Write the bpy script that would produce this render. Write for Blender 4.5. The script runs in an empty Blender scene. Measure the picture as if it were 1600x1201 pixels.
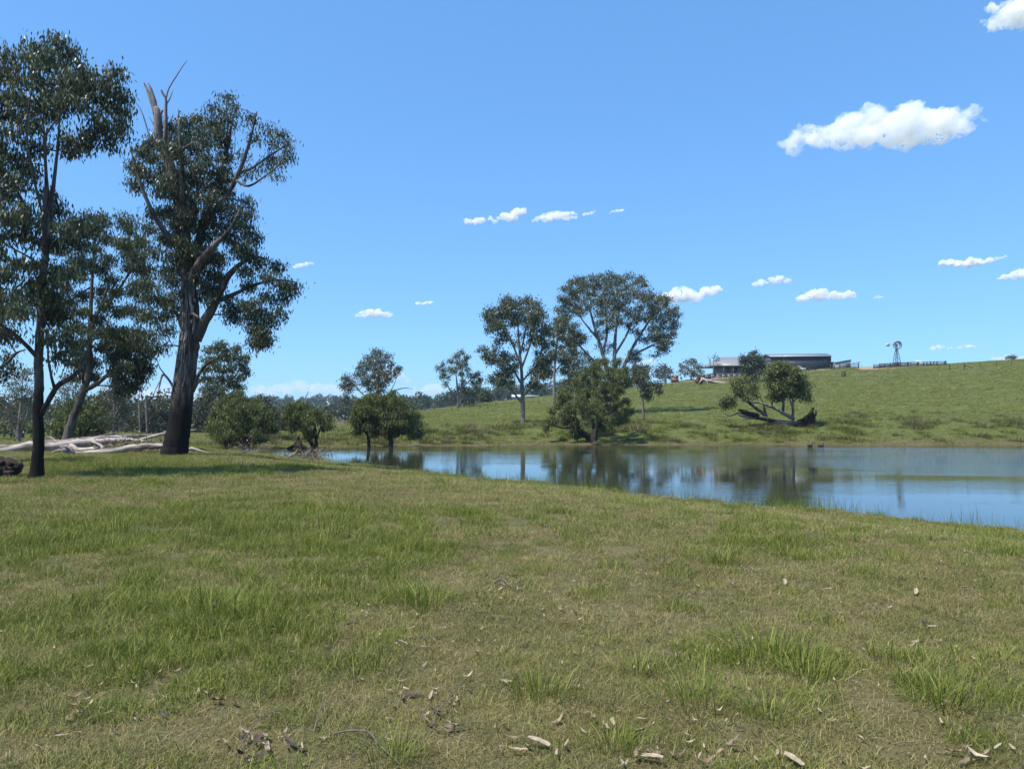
import bpy, bmesh, math, random
import numpy as np
from mathutils import Vector, Matrix

SC = bpy.context.scene
COL = SC.collection
rng = np.random.default_rng(7)
random.seed(7)
PI = math.pi

# ------------------------------------------------------------------ camera
F_PX, EYE, PITCH = 1142.0, 1.65, math.atan(48.0 / 1142.0)
cam_d = bpy.data.cameras.new('camera')
cam = bpy.data.objects.new('camera', cam_d); COL.objects.link(cam)
cam.location = (0, 0, EYE); cam.rotation_euler = (PI / 2 + PITCH, 0, 0)
cam_d.sensor_width = 36.0; cam_d.lens = 36.0 * F_PX / 1600.0
cam_d.clip_start = 0.05; cam_d.clip_end = 60000
SC.camera = cam
# ------------------------------------------------------------------ sky, sun, exposure
SUN_AZ = math.atan2(-0.87, -0.49)      # sun to the left and a little behind the camera
SUN_EL = math.radians(60)
w = bpy.data.worlds.new('World'); SC.world = w; w.use_nodes = True
nt = w.node_tree
bg = nt.nodes['Background']
sky = nt.nodes.new('ShaderNodeTexSky'); sky.sky_type = 'NISHITA'; sky.sun_disc = False
sky.sun_elevation = SUN_EL; sky.sun_rotation = SUN_AZ
sky.altitude = 100; sky.air_density = 1.0; sky.dust_density = 0.1; sky.ozone_density = 2.0
hs = nt.nodes.new('ShaderNodeHueSaturation')
hs.inputs['Saturation'].default_value = 1.12
nt.links.new(sky.outputs[0], hs.inputs['Color'])
tn = nt.nodes.new('ShaderNodeMix'); tn.data_type = 'RGBA'; tn.blend_type = 'MULTIPLY'; tn.inputs[0].default_value = 1.0
tn.inputs[7].default_value = (0.84, 1.03, 1.17, 1)
nt.links.new(hs.outputs[0], tn.inputs[6])
gm = nt.nodes.new('ShaderNodeGamma'); gm.inputs[1].default_value = 0.5; nt.links.new(tn.outputs[2], gm.inputs[0])
t2 = nt.nodes.new('ShaderNodeMix'); t2.data_type = 'RGBA'; t2.blend_type = 'MULTIPLY'; t2.inputs[0].default_value = 1.0
t2.inputs[7].default_value = (0.88, 1.42, 2.05, 1); nt.links.new(gm.outputs[0], t2.inputs[6])
nt.links.new(t2.outputs[2], bg.inputs[0]); bg.inputs[1].default_value = 0.142
sun_d = bpy.data.lights.new('sun', 'SUN'); sun_d.energy = 4.8; sun_d.angle = math.radians(0.53)
sun_d.color = (1.0, 0.95, 0.86)
sun = bpy.data.objects.new('sun', sun_d); COL.objects.link(sun)
SUN_DIR = Vector((math.sin(SUN_AZ) * math.cos(SUN_EL), math.cos(SUN_AZ) * math.cos(SUN_EL), math.sin(SUN_EL)))
sun.rotation_euler = SUN_DIR.to_track_quat('Z', 'Y').to_euler()
sun.location = (0, 0, 60)
vs = SC.view_settings
vs.view_transform = 'Standard'; vs.look = 'None'; vs.gamma = 1.0; vs.exposure = 0.60; vs.use_curve_mapping = False
cy = SC.cycles
cy.max_bounces = 10; cy.diffuse_bounces = 3; cy.glossy_bounces = 3; cy.transmission_bounces = 4
cy.volume_bounces = 8; cy.transparent_max_bounces = 8
cy.use_denoising = True
cy.caustics_reflective = False; cy.caustics_refractive = False

# ------------------------------------------------------------------ pixel / terrain helpers
def ray(px, py):
    a = (px - 800.0) / F_PX; b = (600.5 - py) / F_PX
    y = math.cos(PITCH) - b * math.sin(PITCH); z = math.sin(PITCH) + b * math.cos(PITCH)
    return a / y, z / y
def P(px, py, d):
    a, b = ray(px, py)
    return np.array([a * d, d, EYE + b * d])

def smooth(e0, e1, x):
    t = np.clip((x - e0) / (e1 - e0), 0, 1); return t * t * (3 - 2 * t)

def vnoise(x, y, seed=0):
    xi = np.floor(x).astype(np.int64); yi = np.floor(y).astype(np.int64)
    xf = x - xi; yf = y - yi
    def h(i, j):
        n = (i * 374761393 + j * 668265263 + seed * 1442695041) & 0x7fffffff
        n = ((n ^ (n >> 13)) * 1274126177) & 0x7fffffff
        return ((n ^ (n >> 16)) & 0xffff) / 65535.0
    u = xf * xf * (3 - 2 * xf); v = yf * yf * (3 - 2 * yf)
    return (h(xi, yi) * (1 - u) + h(xi + 1, yi) * u) * (1 - v) + (h(xi, yi + 1) * (1 - u) + h(xi + 1, yi + 1) * u) * v
def fbm(x, y, seed=0, oct=4):
    s = 0; a = 0.5; 
    for o in range(oct):
        s = s + a * vnoise(x, y, seed + o * 17); x = x * 2.03; y = y * 2.03; a *= 0.5
    return s
WATER_Z = -0.9
NX = np.array([-60, -28, -22, -17.5, -10.9, -2.8, 4.2, 11.4, 20, 30, 60, 120.0])
NY = np.array([58, 57.0, 54.5, 50.0, 41.6, 31.7, 23.9, 16.3, 7.6, -2.5, -33, -90.0])
def y_near(x):
    return np.interp(x, NX, NY) + 0.35 * np.sin(x * 0.9) + 0.2 * np.sin(x * 2.3 + 1)
FXs = np.array([-60, -28, -20, -14, -8, 0, 10, 22, 40, 60, 80, 120.0])
FYs = np.array([50, 52.5, 54.5, 58.5, 61, 62.5, 63.5, 63.0, 62.5, 61, 50, 0.0])
def y_far(x):
    return np.interp(x, FXs, FYs) + 0.4 * np.sin(x * 0.37) + 0.2 * np.sin(x * 1.3 + 2)
CU = (np.array([-400, 0, 300, 420, 540, 700, 800, 850, 1000, 1100, 1180, 1300, 1400, 1480, 1600, 2000, 3000]) - 800) / F_PX
CD = np.array([130, 130, 130, 130, 135, 150, 165, 175, 200, 226, 234, 238, 240, 240, 245, 255, 260.0])
CY = np.array([668, 668, 668, 668, 655, 637, 624, 619, 604, 590, 582, 575, 570.5, 568, 561, 548, 540.0])
CZ = EYE + CD * (648 - CY) / F_PX
BU = (np.array([-400, 300, 420, 560, 700, 900, 1200, 1600, 3000]) - 800) / F_PX
BZ = np.array([-1.4, -1.0, -0.55, -0.1, 0.45, 0.6, 0.85, 1.1, 1.2])
def terrain(x, y):
    x = np.asarray(x, float); y = np.asarray(y, float)
    d = np.maximum(y, 1.0)
    u = np.clip(x / d, -1.6, 1.9)
    yn = y_near(x); yf = y_far(x)
    open_ = yf > yn
    # near side
    s = (yn - y) / 1.46
    und = 0.10 * (fbm(x * 0.35, y * 0.35, 3, 3) - 0.45)
    zn = WATER_Z + (0 - WATER_Z) * smooth(0, 10, s) * 0.98 + und * smooth(0, 4, s)
    left = smooth(-18, -32, x) * smooth(30, 75, y)
    # far side
    dc = np.interp(u, CU, CD); zc = np.interp(u, CU, CZ); zb = np.interp(u, BU, BZ)
    yb = yf + 12.0
    t = np.clip((y - yb) / np.maximum(dc - yb, 5), 0, 1)
    bank = smooth(-0.08, 1.0, (y - yf) / 12.0) 
    rough = (fbm(x * 0.5, y * 0.5, 11, 4) - 0.47) * 0.5 * smooth(0.15, 0.6, (y - yf) / 12.0)
    zf = WATER_Z + (zb - WATER_Z) * bank + (zc - zb) * (t * 0.92 + 0.08 * t * t) + rough * (1 - 0.6 * smooth(15, 40, y - yf))
    zf = zf + 0.5 * (fbm(x * 0.05, y * 0.05, 5, 3) - 0.45) * t * (1 - t)
    past = np.maximum(y - dc, 0)
    back = -2.5 + np.interp(u, np.array([-1.6, -0.45, -0.33, -0.15, 0.0, 0.1, 0.5]), np.array([1, 1, 0, 6, 13, 16, 20.0])) * np.exp(-((y - 430) / 140.0) ** 2) \
        + np.interp(u, np.array([-1.6, -0.6, -0.4, -0.3, -0.15, 0.0, 0.6]), np.array([2, 5, 13, 17, 15, 12, 10.0])) * smooth(600, 950, y)
    k = smooth(0, 140, past)
    zf = np.where(past > 0, (zc - 0.06 * past + (zf - zc)) * (1 - k) + back * k, zf)
    zl = -0.02 + und - 1.35 * smooth(40, 75, y)
    zl = np.where(y > dc, zl * (1 - k) + back * k, zl)
    # pond
    depth = np.minimum(y - yn, yf - y)
    zp = WATER_Z - np.minimum(1.3, 0.10 * np.maximum(depth, 0)) - 0.0
    mid = 0.5 * (yn + yf)
    z = np.where(y < mid, zn, zf)
    z = np.where(open_ & (y > yn) & (y < yf), np.minimum(zp, WATER_Z - 0.004), z)
    # left closed land
    closed = smooth(0.5, -6, yf - yn)
    zclose = zl * smooth(-19, -25, x) + z * (1 - smooth(-19, -25, x))
    z = z * (1 - closed) + zclose * closed
    return z
def gz(x, y): return float(terrain(np.array([x]), np.array([y]))[0])
def hit(px, py, d0=4.0, d1=400.0):
    a, b = ray(px, py)
    ds = np.geomspace(d0, d1, 3000)
    g = terrain(a * ds, ds); rz = EYE + b * ds
    below = np.where(rz <= g)[0]
    d = ds[below[0]] if len(below) else d1
    return float(d)
def on_ground(px, py, d0=4.0):
    d = hit(px, py, d0); p = P(px, py, d); p[2] = gz(p[0], p[1]); return p

# ------------------------------------------------------------------ materials
def nodes_of(name):
    m = bpy.data.materials.new(name); m.use_nodes = True
    n = m.node_tree.nodes; l = m.node_tree.links
    return m, n, l, n['Principled BSDF']
def ramp(n, l, fac, stops):
    r = n.new('ShaderNodeValToRGB')
    el = r.color_ramp.elements
    while len(el) < len(stops): el.new(0.5)
    for e, (p, c) in zip(el, stops):
        e.position = p; e.color = (*c, 1) if len(c) == 3 else c
    l.new(fac, r.inputs[0]); return r.outputs[0]
def noise(n, l, scale, detail=4, vec=None, rough=0.55, dist=0.0):
    t = n.new('ShaderNodeTexNoise'); t.inputs['Scale'].default_value = scale
    t.inputs['Detail'].default_value = detail; t.inputs['Roughness'].default_value = rough
    t.inputs['Distortion'].default_value = dist
    if vec is not None: l.new(vec, t.inputs['Vector'])
    return t.outputs['Fac']
def world_pos(n): return n.new('ShaderNodeNewGeometry').outputs['Position']
def mapped(n, l, vec, scale=(1, 1, 1)):
    m = n.new('ShaderNodeMapping'); m.inputs['Scale'].default_value = scale
    l.new(vec, m.inputs['Vector']); return m.outputs[0]
def mix(n, l, fac, a, b, mode='MIX'):
    m = n.new('ShaderNodeMix'); m.data_type = 'RGBA'; m.blend_type = mode
    for key, v in ((0, fac), (6, a), (7, b)):
        if hasattr(v, 'is_output') or isinstance(v, bpy.types.NodeSocket): l.new(v, m.inputs[key])
        elif key == 0: m.inputs[0].default_value = v
        else: m.inputs[key].default_value = (*v, 1)
    return m.outputs[2]
def bump(n, l, h, strength, dist, bsdf):
    b = n.new('ShaderNodeBump'); b.inputs['Strength'].default_value = strength; b.inputs['Distance'].default_value = dist
    l.new(h, b.inputs['Height']); l.new(b.outputs[0], bsdf.inputs['Normal'])
MATS = {}
def plain(name, col, rough=0.7, metal=0.0, var=0.18, scale=3.0, bumpy=0.0):
    if name in MATS: return MATS[name]
    m, n, l, b = nodes_of(name)
    tc = n.new('ShaderNodeTexCoord').outputs['Object']
    f = noise(n, l, scale, 5, tc)
    c = ramp(n, l, f, [(0.25, tuple(x * (1 - var) for x in col)), (0.75, tuple(min(1, x * (1 + var)) for x in col))])
    l.new(c, b.inputs['Base Color']); b.inputs['Roughness'].default_value = rough; b.inputs['Metallic'].default_value = metal
    if bumpy: bump(n, l, f, bumpy, 0.05, b)
    MATS[name] = m; return m
def leaf_mat(name, c0, c1, trans=0.25, rough=0.5):
    m, n, l, b = nodes_of(name)
    a = n.new('ShaderNodeAttribute'); a.attribute_name = 'v'
    col = ramp(n, l, a.outputs['Fac'], [(0.0, c0), (1.0, c1)])
    l.new(col, b.inputs['Base Color']); b.inputs['Roughness'].default_value = rough
    b.inputs['Specular IOR Level'].default_value = 0.36
    tr = n.new('ShaderNodeBsdfTranslucent')
    cc = mix(n, l, 1.0, col, (1.25, 1.35, 0.75), 'MULTIPLY'); l.new(cc, tr.inputs[0])
    ms = n.new('ShaderNodeMixShader'); ms.inputs[0].default_value = trans
    l.new(b.outputs[0], ms.inputs[1]); l.new(tr.outputs[0], ms.inputs[2])
    l.new(ms.outputs[0], n['Material Output'].inputs[0])
    return m
def bark_mat(name, c0, c1, c2, char=0.0, zs=0.35, sc=6.0, xs=1.0):
    m, n, l, b = nodes_of(name)
    tc = n.new('ShaderNodeTexCoord').outputs['Object']
    v = mapped(n, l, tc, (xs, 1, zs * 0.4))
    f1 = noise(n, l, sc, 6, v, 0.65, 0.6)
    v2 = mapped(n, l, tc, (max(xs, .4), 1, zs))
    f2 = noise(n, l, sc * 0.35, 4, v2)
    c = ramp(n, l, f1, [(0.38, c0), (0.5, c1), (0.62, c2)])
    c = mix(n, l, ramp(n, l, f2, [(0.4, (0, 0, 0)), (0.65, (1, 1, 1))]), c, c2)
    if char > 0:   # old bushfire scorch with a ragged upper rim
        sx = n.new('ShaderNodeSeparateXYZ'); l.new(tc, sx.inputs[0])
        ad = n.new('ShaderNodeMath'); ad.operation = 'MULTIPLY_ADD'; l.new(f2, ad.inputs[0]); ad.inputs[1].default_value = char * 1.3; l.new(sx.outputs[2], ad.inputs[2])
        mp = n.new('ShaderNodeMapRange'); l.new(ad.outputs[0], mp.inputs[0])
        mp.inputs[1].default_value = char * 1.9; mp.inputs[2].default_value = char * 2.7
        c = mix(n, l, mp.outputs[0], (0.012, 0.011, 0.011), c)
    l.new(c, b.inputs['Base Color']); b.inputs['Roughness'].default_value = 0.9; b.inputs['Specular IOR Level'].default_value = 0.12
    bump(n, l, f1, 0.8, 0.06, b)
    return m

def ground_mat():
    m, n, l, b = nodes_of('pasture')
    p = world_pos(n)
    a = n.new('ShaderNodeAttribute'); a.attribute_name = 'lush'
    a2 = n.new('ShaderNodeAttribute'); a2.attribute_name = 'field'
    a3 = n.new('ShaderNodeAttribute'); a3.attribute_name = 'mud'
    fine = noise(n, l, 35, 6, p, 0.7)
    med = noise(n, l, 1.6, 6, p, 0.65)
    dry = ramp(n, l, fine, [(0.3, (0.050, 0.042, 0.020)), (0.5, (0.115, 0.100, 0.045)), (0.7, (0.20, 0.165, 0.080))])  # near soil coloured darker to stand for shade between the blades
    grn = ramp(n, l, fine, [(0.3, (0.030, 0.040, 0.010)), (0.6, (0.075, 0.090, 0.022)), (0.8, (0.12, 0.125, 0.04))])
    near = mix(n, l, a.outputs['Fac'], dry, grn)
    st = mapped(n, l, p, (0.03, 0.10, 0.1))
    band = noise(n, l, 1.0, 6, st, 0.65)
    tuss = noise(n, l, 0.8, 7, p, 0.7)
    fld = ramp(n, l, band, [(0.3, (0.064, 0.082, 0.021)), (0.5, (0.088, 0.106, 0.028)), (0.7, (0.115, 0.124, 0.036))])
    fld = mix(n, l, ramp(n, l, tuss, [(0.35, (.6, .6, .6)), (0.55, (0, 0, 0))]), fld, (0.050, 0.062, 0.020))
    c = mix(n, l, a2.outputs['Fac'], near, fld)
    mud = ramp(n, l, med, [(0.3, (0.055, 0.045, 0.022)), (0.7, (0.14, 0.115, 0.055))])
    c = mix(n, l, a3.outputs['Fac'], c, mud)
    l.new(c, b.inputs['Base Color']); b.inputs['Roughness'].default_value = 0.95
    b.inputs['Specular IOR Level'].default_value = 0.15
    bump(n, l, fine, 0.6, 0.04, b)
    return m
def water_mat():
    m, n, l, b = nodes_of('pond_water')
    p = world_pos(n)
    b.inputs['Base Color'].default_value = (0.030, 0.034, 0.022, 1)
    b.inputs['Roughness'].default_value = 0.012; b.inputs['IOR'].default_value = 1.333
    b.inputs['Specular IOR Level'].default_value = 0.5
    f1 = noise(n, l, 1.0, 4, mapped(n, l, p, (1.6, 3.4, 1)), 0.6)
    f2 = noise(n, l, 1.0, 3, mapped(n, l, p, (0.05, 0.16, 1)), 0.5)
    r = ramp(n, l, f2, [(0.40, (0.22, 0.22, 0.22)), (0.58, (1, 1, 1))])
    h = mix(n, l, 1.0, f1, r, 'MULTIPLY')
    sx = n.new('ShaderNodeSeparateXYZ'); l.new(p, sx.inputs[0])
    def mr(sock, a, b_, lo, hi):
        q = n.new('ShaderNodeMapRange'); q.interpolation_type = 'SMOOTHSTEP'; l.new(sock, q.inputs[0])
        for i, v in zip((1, 2, 3, 4), (a, b_, lo, hi)): q.inputs[i].default_value = v
        return q.outputs[0]
    # a breeze roughens the open far half of the pond
    br1 = mr(sx.outputs[1], 28, 38, 0.0, 1.0); br2 = mr(sx.outputs[0], 9, 26, 0.06, 0.8)
    f3 = noise(n, l, 1.0, 4, mapped(n, l, p, (2.2, 5.0, 1)), 0.6)
    w1 = n.new('ShaderNodeMath'); w1.operation = 'MULTIPLY'; l.new(br1, w1.inputs[0]); l.new(br2, w1.inputs[1])
    w2 = n.new('ShaderNodeMath'); w2.operation = 'MULTIPLY'; l.new(w1.outputs[0], w2.inputs[0]); l.new(r, w2.inputs[1])
    w3 = n.new('ShaderNodeMath'); w3.operation = 'MULTIPLY'; l.new(w2.outputs[0], w3.inputs[0]); l.new(f3, w3.inputs[1])
    w4 = n.new('ShaderNodeMath'); w4.operation = 'MULTIPLY_ADD'; l.new(w3.outputs[0], w4.inputs[0]); w4.inputs[1].default_value = 5.0; l.new(h, w4.inputs[2])
    bump(n, l, w4.outputs[0], 0.16, 0.05, b)
    return m

M_GROUND = ground_mat(); M_WATER = water_mat()
M_GUM = leaf_mat('gum_leaves', (0.044, 0.055, 0.030), (0.150, 0.165, 0.095), 0.27)
M_GUM_NEAR = leaf_mat('glossy_gum_leaves', (0.030, 0.040, 0.021), (0.135, 0.150, 0.086), 0.30, 0.42)
M_GUM_GREY = leaf_mat('grey_gum_leaves', (0.050, 0.056, 0.034), (0.140, 0.142, 0.088), 0.22)
M_WILLOW = leaf_mat('willowy_leaves', (0.062, 0.080, 0.028), (0.215, 0.230, 0.085), 0.33)
M_DARKWOOD = leaf_mat('dark_wood_leaves', (0.030, 0.040, 0.018), (0.075, 0.085, 0.038), 0.2)
M_BUSHY = leaf_mat('bright_bush_leaves', (0.045, 0.065, 0.018), (0.135, 0.160, 0.050), 0.3)
M_DEADLEAF = leaf_mat('dead_brown_leaves', (0.09, 0.055, 0.030), (0.26, 0.19, 0.12), 0.15)
M_BARK_BIG = bark_mat('rough_gum_bark', (0.018, 0.014, 0.012), (0.055, 0.044, 0.038), (0.165, 0.140, 0.122), char=1.3, sc=5.5)
M_BARK_SLIM = bark_mat('slim_gum_bark', (0.018, 0.013, 0.012), (0.050, 0.039, 0.037), (0.12, 0.100, 0.092), char=1.25)
M_BARK_PALE = bark_mat('pale_gum_bark', (0.09, 0.075, 0.062), (0.20, 0.17, 0.145), (0.34, 0.30, 0.265))
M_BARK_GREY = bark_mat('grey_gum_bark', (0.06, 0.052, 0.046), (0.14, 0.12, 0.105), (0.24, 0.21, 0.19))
M_BARK_DULL = bark_mat('dull_grey_bark', (0.020, 0.017, 0.015), (0.060, 0.052, 0.047), (0.13, 0.115, 0.10))  # darker grey bark for the leaning gum
M_BARK_DARK = bark_mat('dark_willow_bark', (0.012, 0.010, 0.008), (0.028, 0.024, 0.020), (0.055, 0.048, 0.040))
M_SILVER = bark_mat('silvered_dead_wood', (0.06, 0.046, 0.038), (0.25, 0.21, 0.18), (0.45, 0.40, 0.36), zs=2.5, sc=5.0, xs=.14)
M_SNAG = bark_mat('weathered_snag_wood', (0.07, 0.055, 0.05), (0.16, 0.125, 0.115), (0.27, 0.215, 0.20))
M_ROT = bark_mat('rotten_black_wood', (0.008, 0.007, 0.006), (0.020, 0.016, 0.013), (0.050, 0.038, 0.030))

# ------------------------------------------------------------------ mesh helpers
def mesh_np(name, V, F, mat, vattr=None, smooth_=False, k=None):
    V = np.asarray(V, np.float32); F = np.asarray(F, np.int32)
    me = bpy.data.meshes.new(name)
    k = F.shape[1]
    me.vertices.add(len(V)); me.vertices.foreach_set('co', V.ravel())
    me.loops.add(F.size); me.loops.foreach_set('vertex_index', F.ravel())
    me.polygons.add(len(F)); me.polygons.foreach_set('loop_start', np.arange(0, F.size, k, dtype=np.int32))
    if smooth_: me.polygons.foreach_set('use_smooth', np.ones(len(F), bool))
    me.update(calc_edges=True)
    if vattr is not None:
        for an, av in vattr.items():
            at = me.attributes.new(an, 'FLOAT', 'POINT'); at.data.foreach_set('value', np.asarray(av, np.float32))
    if mat is not None: me.materials.append(mat)
    return me
def link(name, me, parent=None, loc=(0, 0, 0), rot=(0, 0, 0)):
    o = bpy.data.objects.new(name, me); COL.objects.link(o); o.location = loc; o.rotation_euler = rot
    if parent is not None: o.parent = parent
    return o
def tag(o, label=None, cat=None, group=None, kind=None):
    if label: o['label'] = label
    if cat: o['category'] = cat
    if group: o['group'] = group
    if kind: o['kind'] = kind
    return o
def empty(name, loc, label, cat, group=None, rz=0.0):
    o = bpy.data.objects.new(name, None); COL.objects.link(o); o.location = loc; o.rotation_euler = (0, 0, rz)
    o.empty_display_size = 0.2
    return tag(o, label, cat, group)
def copy_tree(o, parent=None):
    c = o.copy(); COL.objects.link(c); c.parent = parent
    for ch in list(o.children): copy_tree(ch, c)
    return c
class MB:
    """collects quads (tubes, boxes, sheets) into one mesh"""
    def __init__(s): s.V = []; s.F = []; s.n = 0
    def add(s, V, F):
        V = np.asarray(V, float); F = np.asarray(F, int)
        s.V.append(V); s.F.append(F + s.n); s.n += len(V)
    def tube(s, pts, rad, sides=6, rough=0.0, cap=True, flute=0.0, seed=0):
        pts = np.asarray(pts, float); rad = np.asarray(rad, float); n = len(pts)
        T = np.gradient(pts, axis=0); T /= np.linalg.norm(T, axis=1)[:, None] + 1e-9
        ref = np.array([0.31, 0.95, 0.05]) if abs(T[0][2]) > 0.6 else np.array([0, 0.05, 1.0])
        A = np.cross(T, ref); A /= np.linalg.norm(A, axis=1)[:, None] + 1e-9
        B = np.cross(T, A)
        th = np.linspace(0, 2 * PI, sides, endpoint=False)
        R = rad[:, None] * np.ones(sides)[None]
        if flute:
            ph = (seed * 1.7) % 6.28
            fl = np.sin(th * 5 + ph) * 0.5 + np.sin(th * 3 + ph * 2) * 0.5
            fade = np.linspace(1, 0.15, n) ** 2
            R = R * (1 + flute * fade[:, None] * fl[None])
        if flute:
            yy = np.cumsum(np.r_[0, np.linalg.norm(np.diff(pts, axis=0), axis=1)])
            rid = fbm(np.cos(th)[None] * 4.5 + 20 + 0 * yy[:, None], np.sin(th)[None] * 4.5 + 40 + yy[:, None] * 0.55, seed + 5, 3)
            R = R * (1 + 0.22 * (rid - .45))
        if rough: R = R * (1 + rough * (rng.random((n, sides)) - 0.5) * 2)
        ring = pts[:, None] + R[..., None] * (np.cos(th)[None, :, None] * A[:, None] + np.sin(th)[None, :, None] * B[:, None])
        V = ring.reshape(-1, 3)
        i = np.arange(n - 1)[:, None] * sides; j = np.arange(sides)[None]; j2 = (j + 1) % sides
        F = np.stack([i + j, i + j2, i + sides + j2, i + sides + j], -1).reshape(-1, 4)
        if cap:
            V = np.vstack([V, pts[-1], pts[0]]); c = n * sides
            jj = np.arange(0, sides, 1); b0 = (n - 1) * sides
            capF = [[b0 + q, b0 + (q + 1) % sides, c, c] for q in jj] + [[(q + 1) % sides, q, c + 1, c + 1] for q in jj]
            s.add(V, F); s.tri = getattr(s, 'tri', [])
            base = s.n - len(V)
            s.tri += [[a + base, b + base, d + base] for a, b, d, _ in capF]
        else: s.add(V, F)
    def box(s, c, size, rz=0.0, R=None):
        c = np.asarray(c, float); h = np.asarray(size, float) / 2
        q = np.array([[x, y, z] for z in (-1, 1) for y in (-1, 1) for x in (-1, 1)], float) * h
        if R is None:
            ca, sa = math.cos(rz), math.sin(rz); R = np.array([[ca, -sa, 0], [sa, ca, 0], [0, 0, 1]])
        V = q @ np.asarray(R).T + c
        s.add(V, [[0, 2, 3, 1], [4, 5, 7, 6], [0, 1, 5, 4], [2, 6, 7, 3], [0, 4, 6, 2], [1, 3, 7, 5]])
    def bar(s, a, b, w, h=None):
        a = np.asarray(a, float); b = np.asarray(b, float); h = h or w
        t = b - a; L = np.linalg.norm(t); t /= L
        ref = np.array([0, 0, 1.0]) if abs(t[2]) < 0.9 else np.array([0, 1.0, 0])
        x = np.cross(ref, t); x /= np.linalg.norm(x); y = np.cross(t, x)
        s.box((a + b) / 2, (w, h, L), R=np.stack([x, y, t], 1))
    def quad(s, pts): s.add(pts, [[0, 1, 2, 3]])
    def mesh(s, name, mat, sm=False):
        V = np.vstack(s.V); F = np.vstack(s.F)
        tri = getattr(s, 'tri', None)
        me = bpy.data.meshes.new(name)
        nt_ = len(tri) if tri else 0
        idx = np.concatenate([F.ravel(), np.asarray(tri, int).ravel()]) if nt_ else F.ravel()
        starts = np.concatenate([np.arange(len(F)) * 4, F.size + np.arange(nt_) * 3]) if nt_ else np.arange(len(F)) * 4
        me.vertices.add(len(V)); me.vertices.foreach_set('co', V.astype(np.float32).ravel())
        me.loops.add(len(idx)); me.loops.foreach_set('vertex_index', idx.astype(np.int32))
        me.polygons.add(len(starts)); me.polygons.foreach_set('loop_start', starts.astype(np.int32))
        if sm: me.polygons.foreach_set('use_smooth', np.ones(len(starts), bool))
        me.update(calc_edges=True); me.materials.append(mat)
        return me
    def build(s, name, mat, parent=None, origin=None, sm=False):
        if origin is not None: s.V = [v - np.asarray(origin) for v in s.V]
        return link(name, s.mesh(name, mat, sm), parent)
def unit(v): return v / (np.linalg.norm(v, axis=-1, keepdims=True) + 1e-9)

# ------------------------------------------------------------------ ground sheet
def lush_map(x, y):
    """where the grass stands green and tall: 0 dry and short .. 1 lush"""
    L = fbm(x * 0.55 + 9, y * 0.40, 21, 4) * 1.2 - 0.47 + 0.75 * (fbm(x * 1.9, y * 1.5, 31, 3) - 0.45) + 0.5 * (fbm(x * 5.0, y * 4.0, 37, 2) - 0.37)
    def blob(px, py, rx, ry, s):
        p = P(px, py, EYE / max(1e-3, -ray(px, py)[1]))
        return s * np.exp(-((x - p[0]) / rx) ** 2 - ((y - p[1]) / ry) ** 2)
    L = L + blob(130, 830, 3.4, 3.4, .42) + blob(480, 815, 2.8, 2.2, .26) + blob(330, 960, 1.0, .8, .4) + blob(1200, 1010, .9, .5, .3) + blob(620, 850, 1.2, 1.2, .35) \
        + blob(1450, 1060, .8, .5, .3) + blob(250, 735, 6, 3.5, .55) + blob(1500, 850, 2.5, 1.5, .45)
    L = L - blob(1250, 900, 3.2, 1.8, .3) - blob(900, 770, 5, 2.5, .35) - blob(560, 745, 4, 2.5, .5) - blob(150, 1150, 1.2, .5, .2) - blob(1000, 1170, 1.5, .5, .15)
    return np.clip(L, 0, 1)
def make_ground():
    ang = np.concatenate([np.linspace(-180, -50, 40), np.linspace(-48, 48, 420), np.linspace(50, 180, 40)[:-1]]) * PI / 180
    rad = np.concatenate([[0.01], np.geomspace(1.2, 60, 260), np.geomspace(60.4, 260, 240), np.geomspace(264, 4000, 70)])
    A, R = np.meshgrid(ang, rad)
    X = R * np.sin(A); Y = R * np.cos(A)
    Z = terrain(X, Y)
    nA, nR = len(ang), len(rad)
    V = np.stack([X, Y, Z], -1).reshape(-1, 3)
    i = np.arange(nR - 1)[:, None] * nA; j = np.arange(nA)[None]; j2 = (j + 1) % nA
    F = np.stack([i + j, i + j2, i + nA + j2, i + nA + j], -1).reshape(-1, 4)[:, ::-1]
    x, y = V[:, 0], V[:, 1]
    yf = y_far(x); yn = y_near(x)
    field = np.where((y > (yf + yn) / 2), smooth(0, 5, y - yf + 4 * (fbm(x * .3, y * .3, 2) - .45)), 0)
    field = np.maximum(field, smooth(-20, -26, x) * smooth(42, 52, y))
    mud = np.where(V[:, 2] < WATER_Z + 0.16, 1.0, 0) * 0.8 + np.where(y > (yf + yn) / 2, 0.30 * (1 - smooth(.5, 6, y - yf)), 0)
    me = mesh_np('ground', V, F, M_GROUND, {'lush': lush_map(x, y), 'field': field, 'mud': np.clip(mud, 0, 1)}, True)
    tag(link('ground', me), kind='structure')
make_ground()
def make_water():
    xs = np.linspace(-40, 95, 60); 
    V = []; F = []
    for i, x in enumerate(xs):
        a, b = float(y_near(x)), float(y_far(x))
        lo, hi = (a - 1.5, b + 1.5) if b > a else ((a + b) / 2 - .1, (a + b) / 2 + .1)
        V += [(x, lo, WATER_Z), (x, hi, WATER_Z)]
    for i in range(len(xs) - 1): F.append((2 * i, 2 * i + 2, 2 * i + 3, 2 * i + 1))
    tag(link('pond_water', mesh_np('pond_water', V, F, M_WATER)), kind='structure')
make_water()
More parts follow.
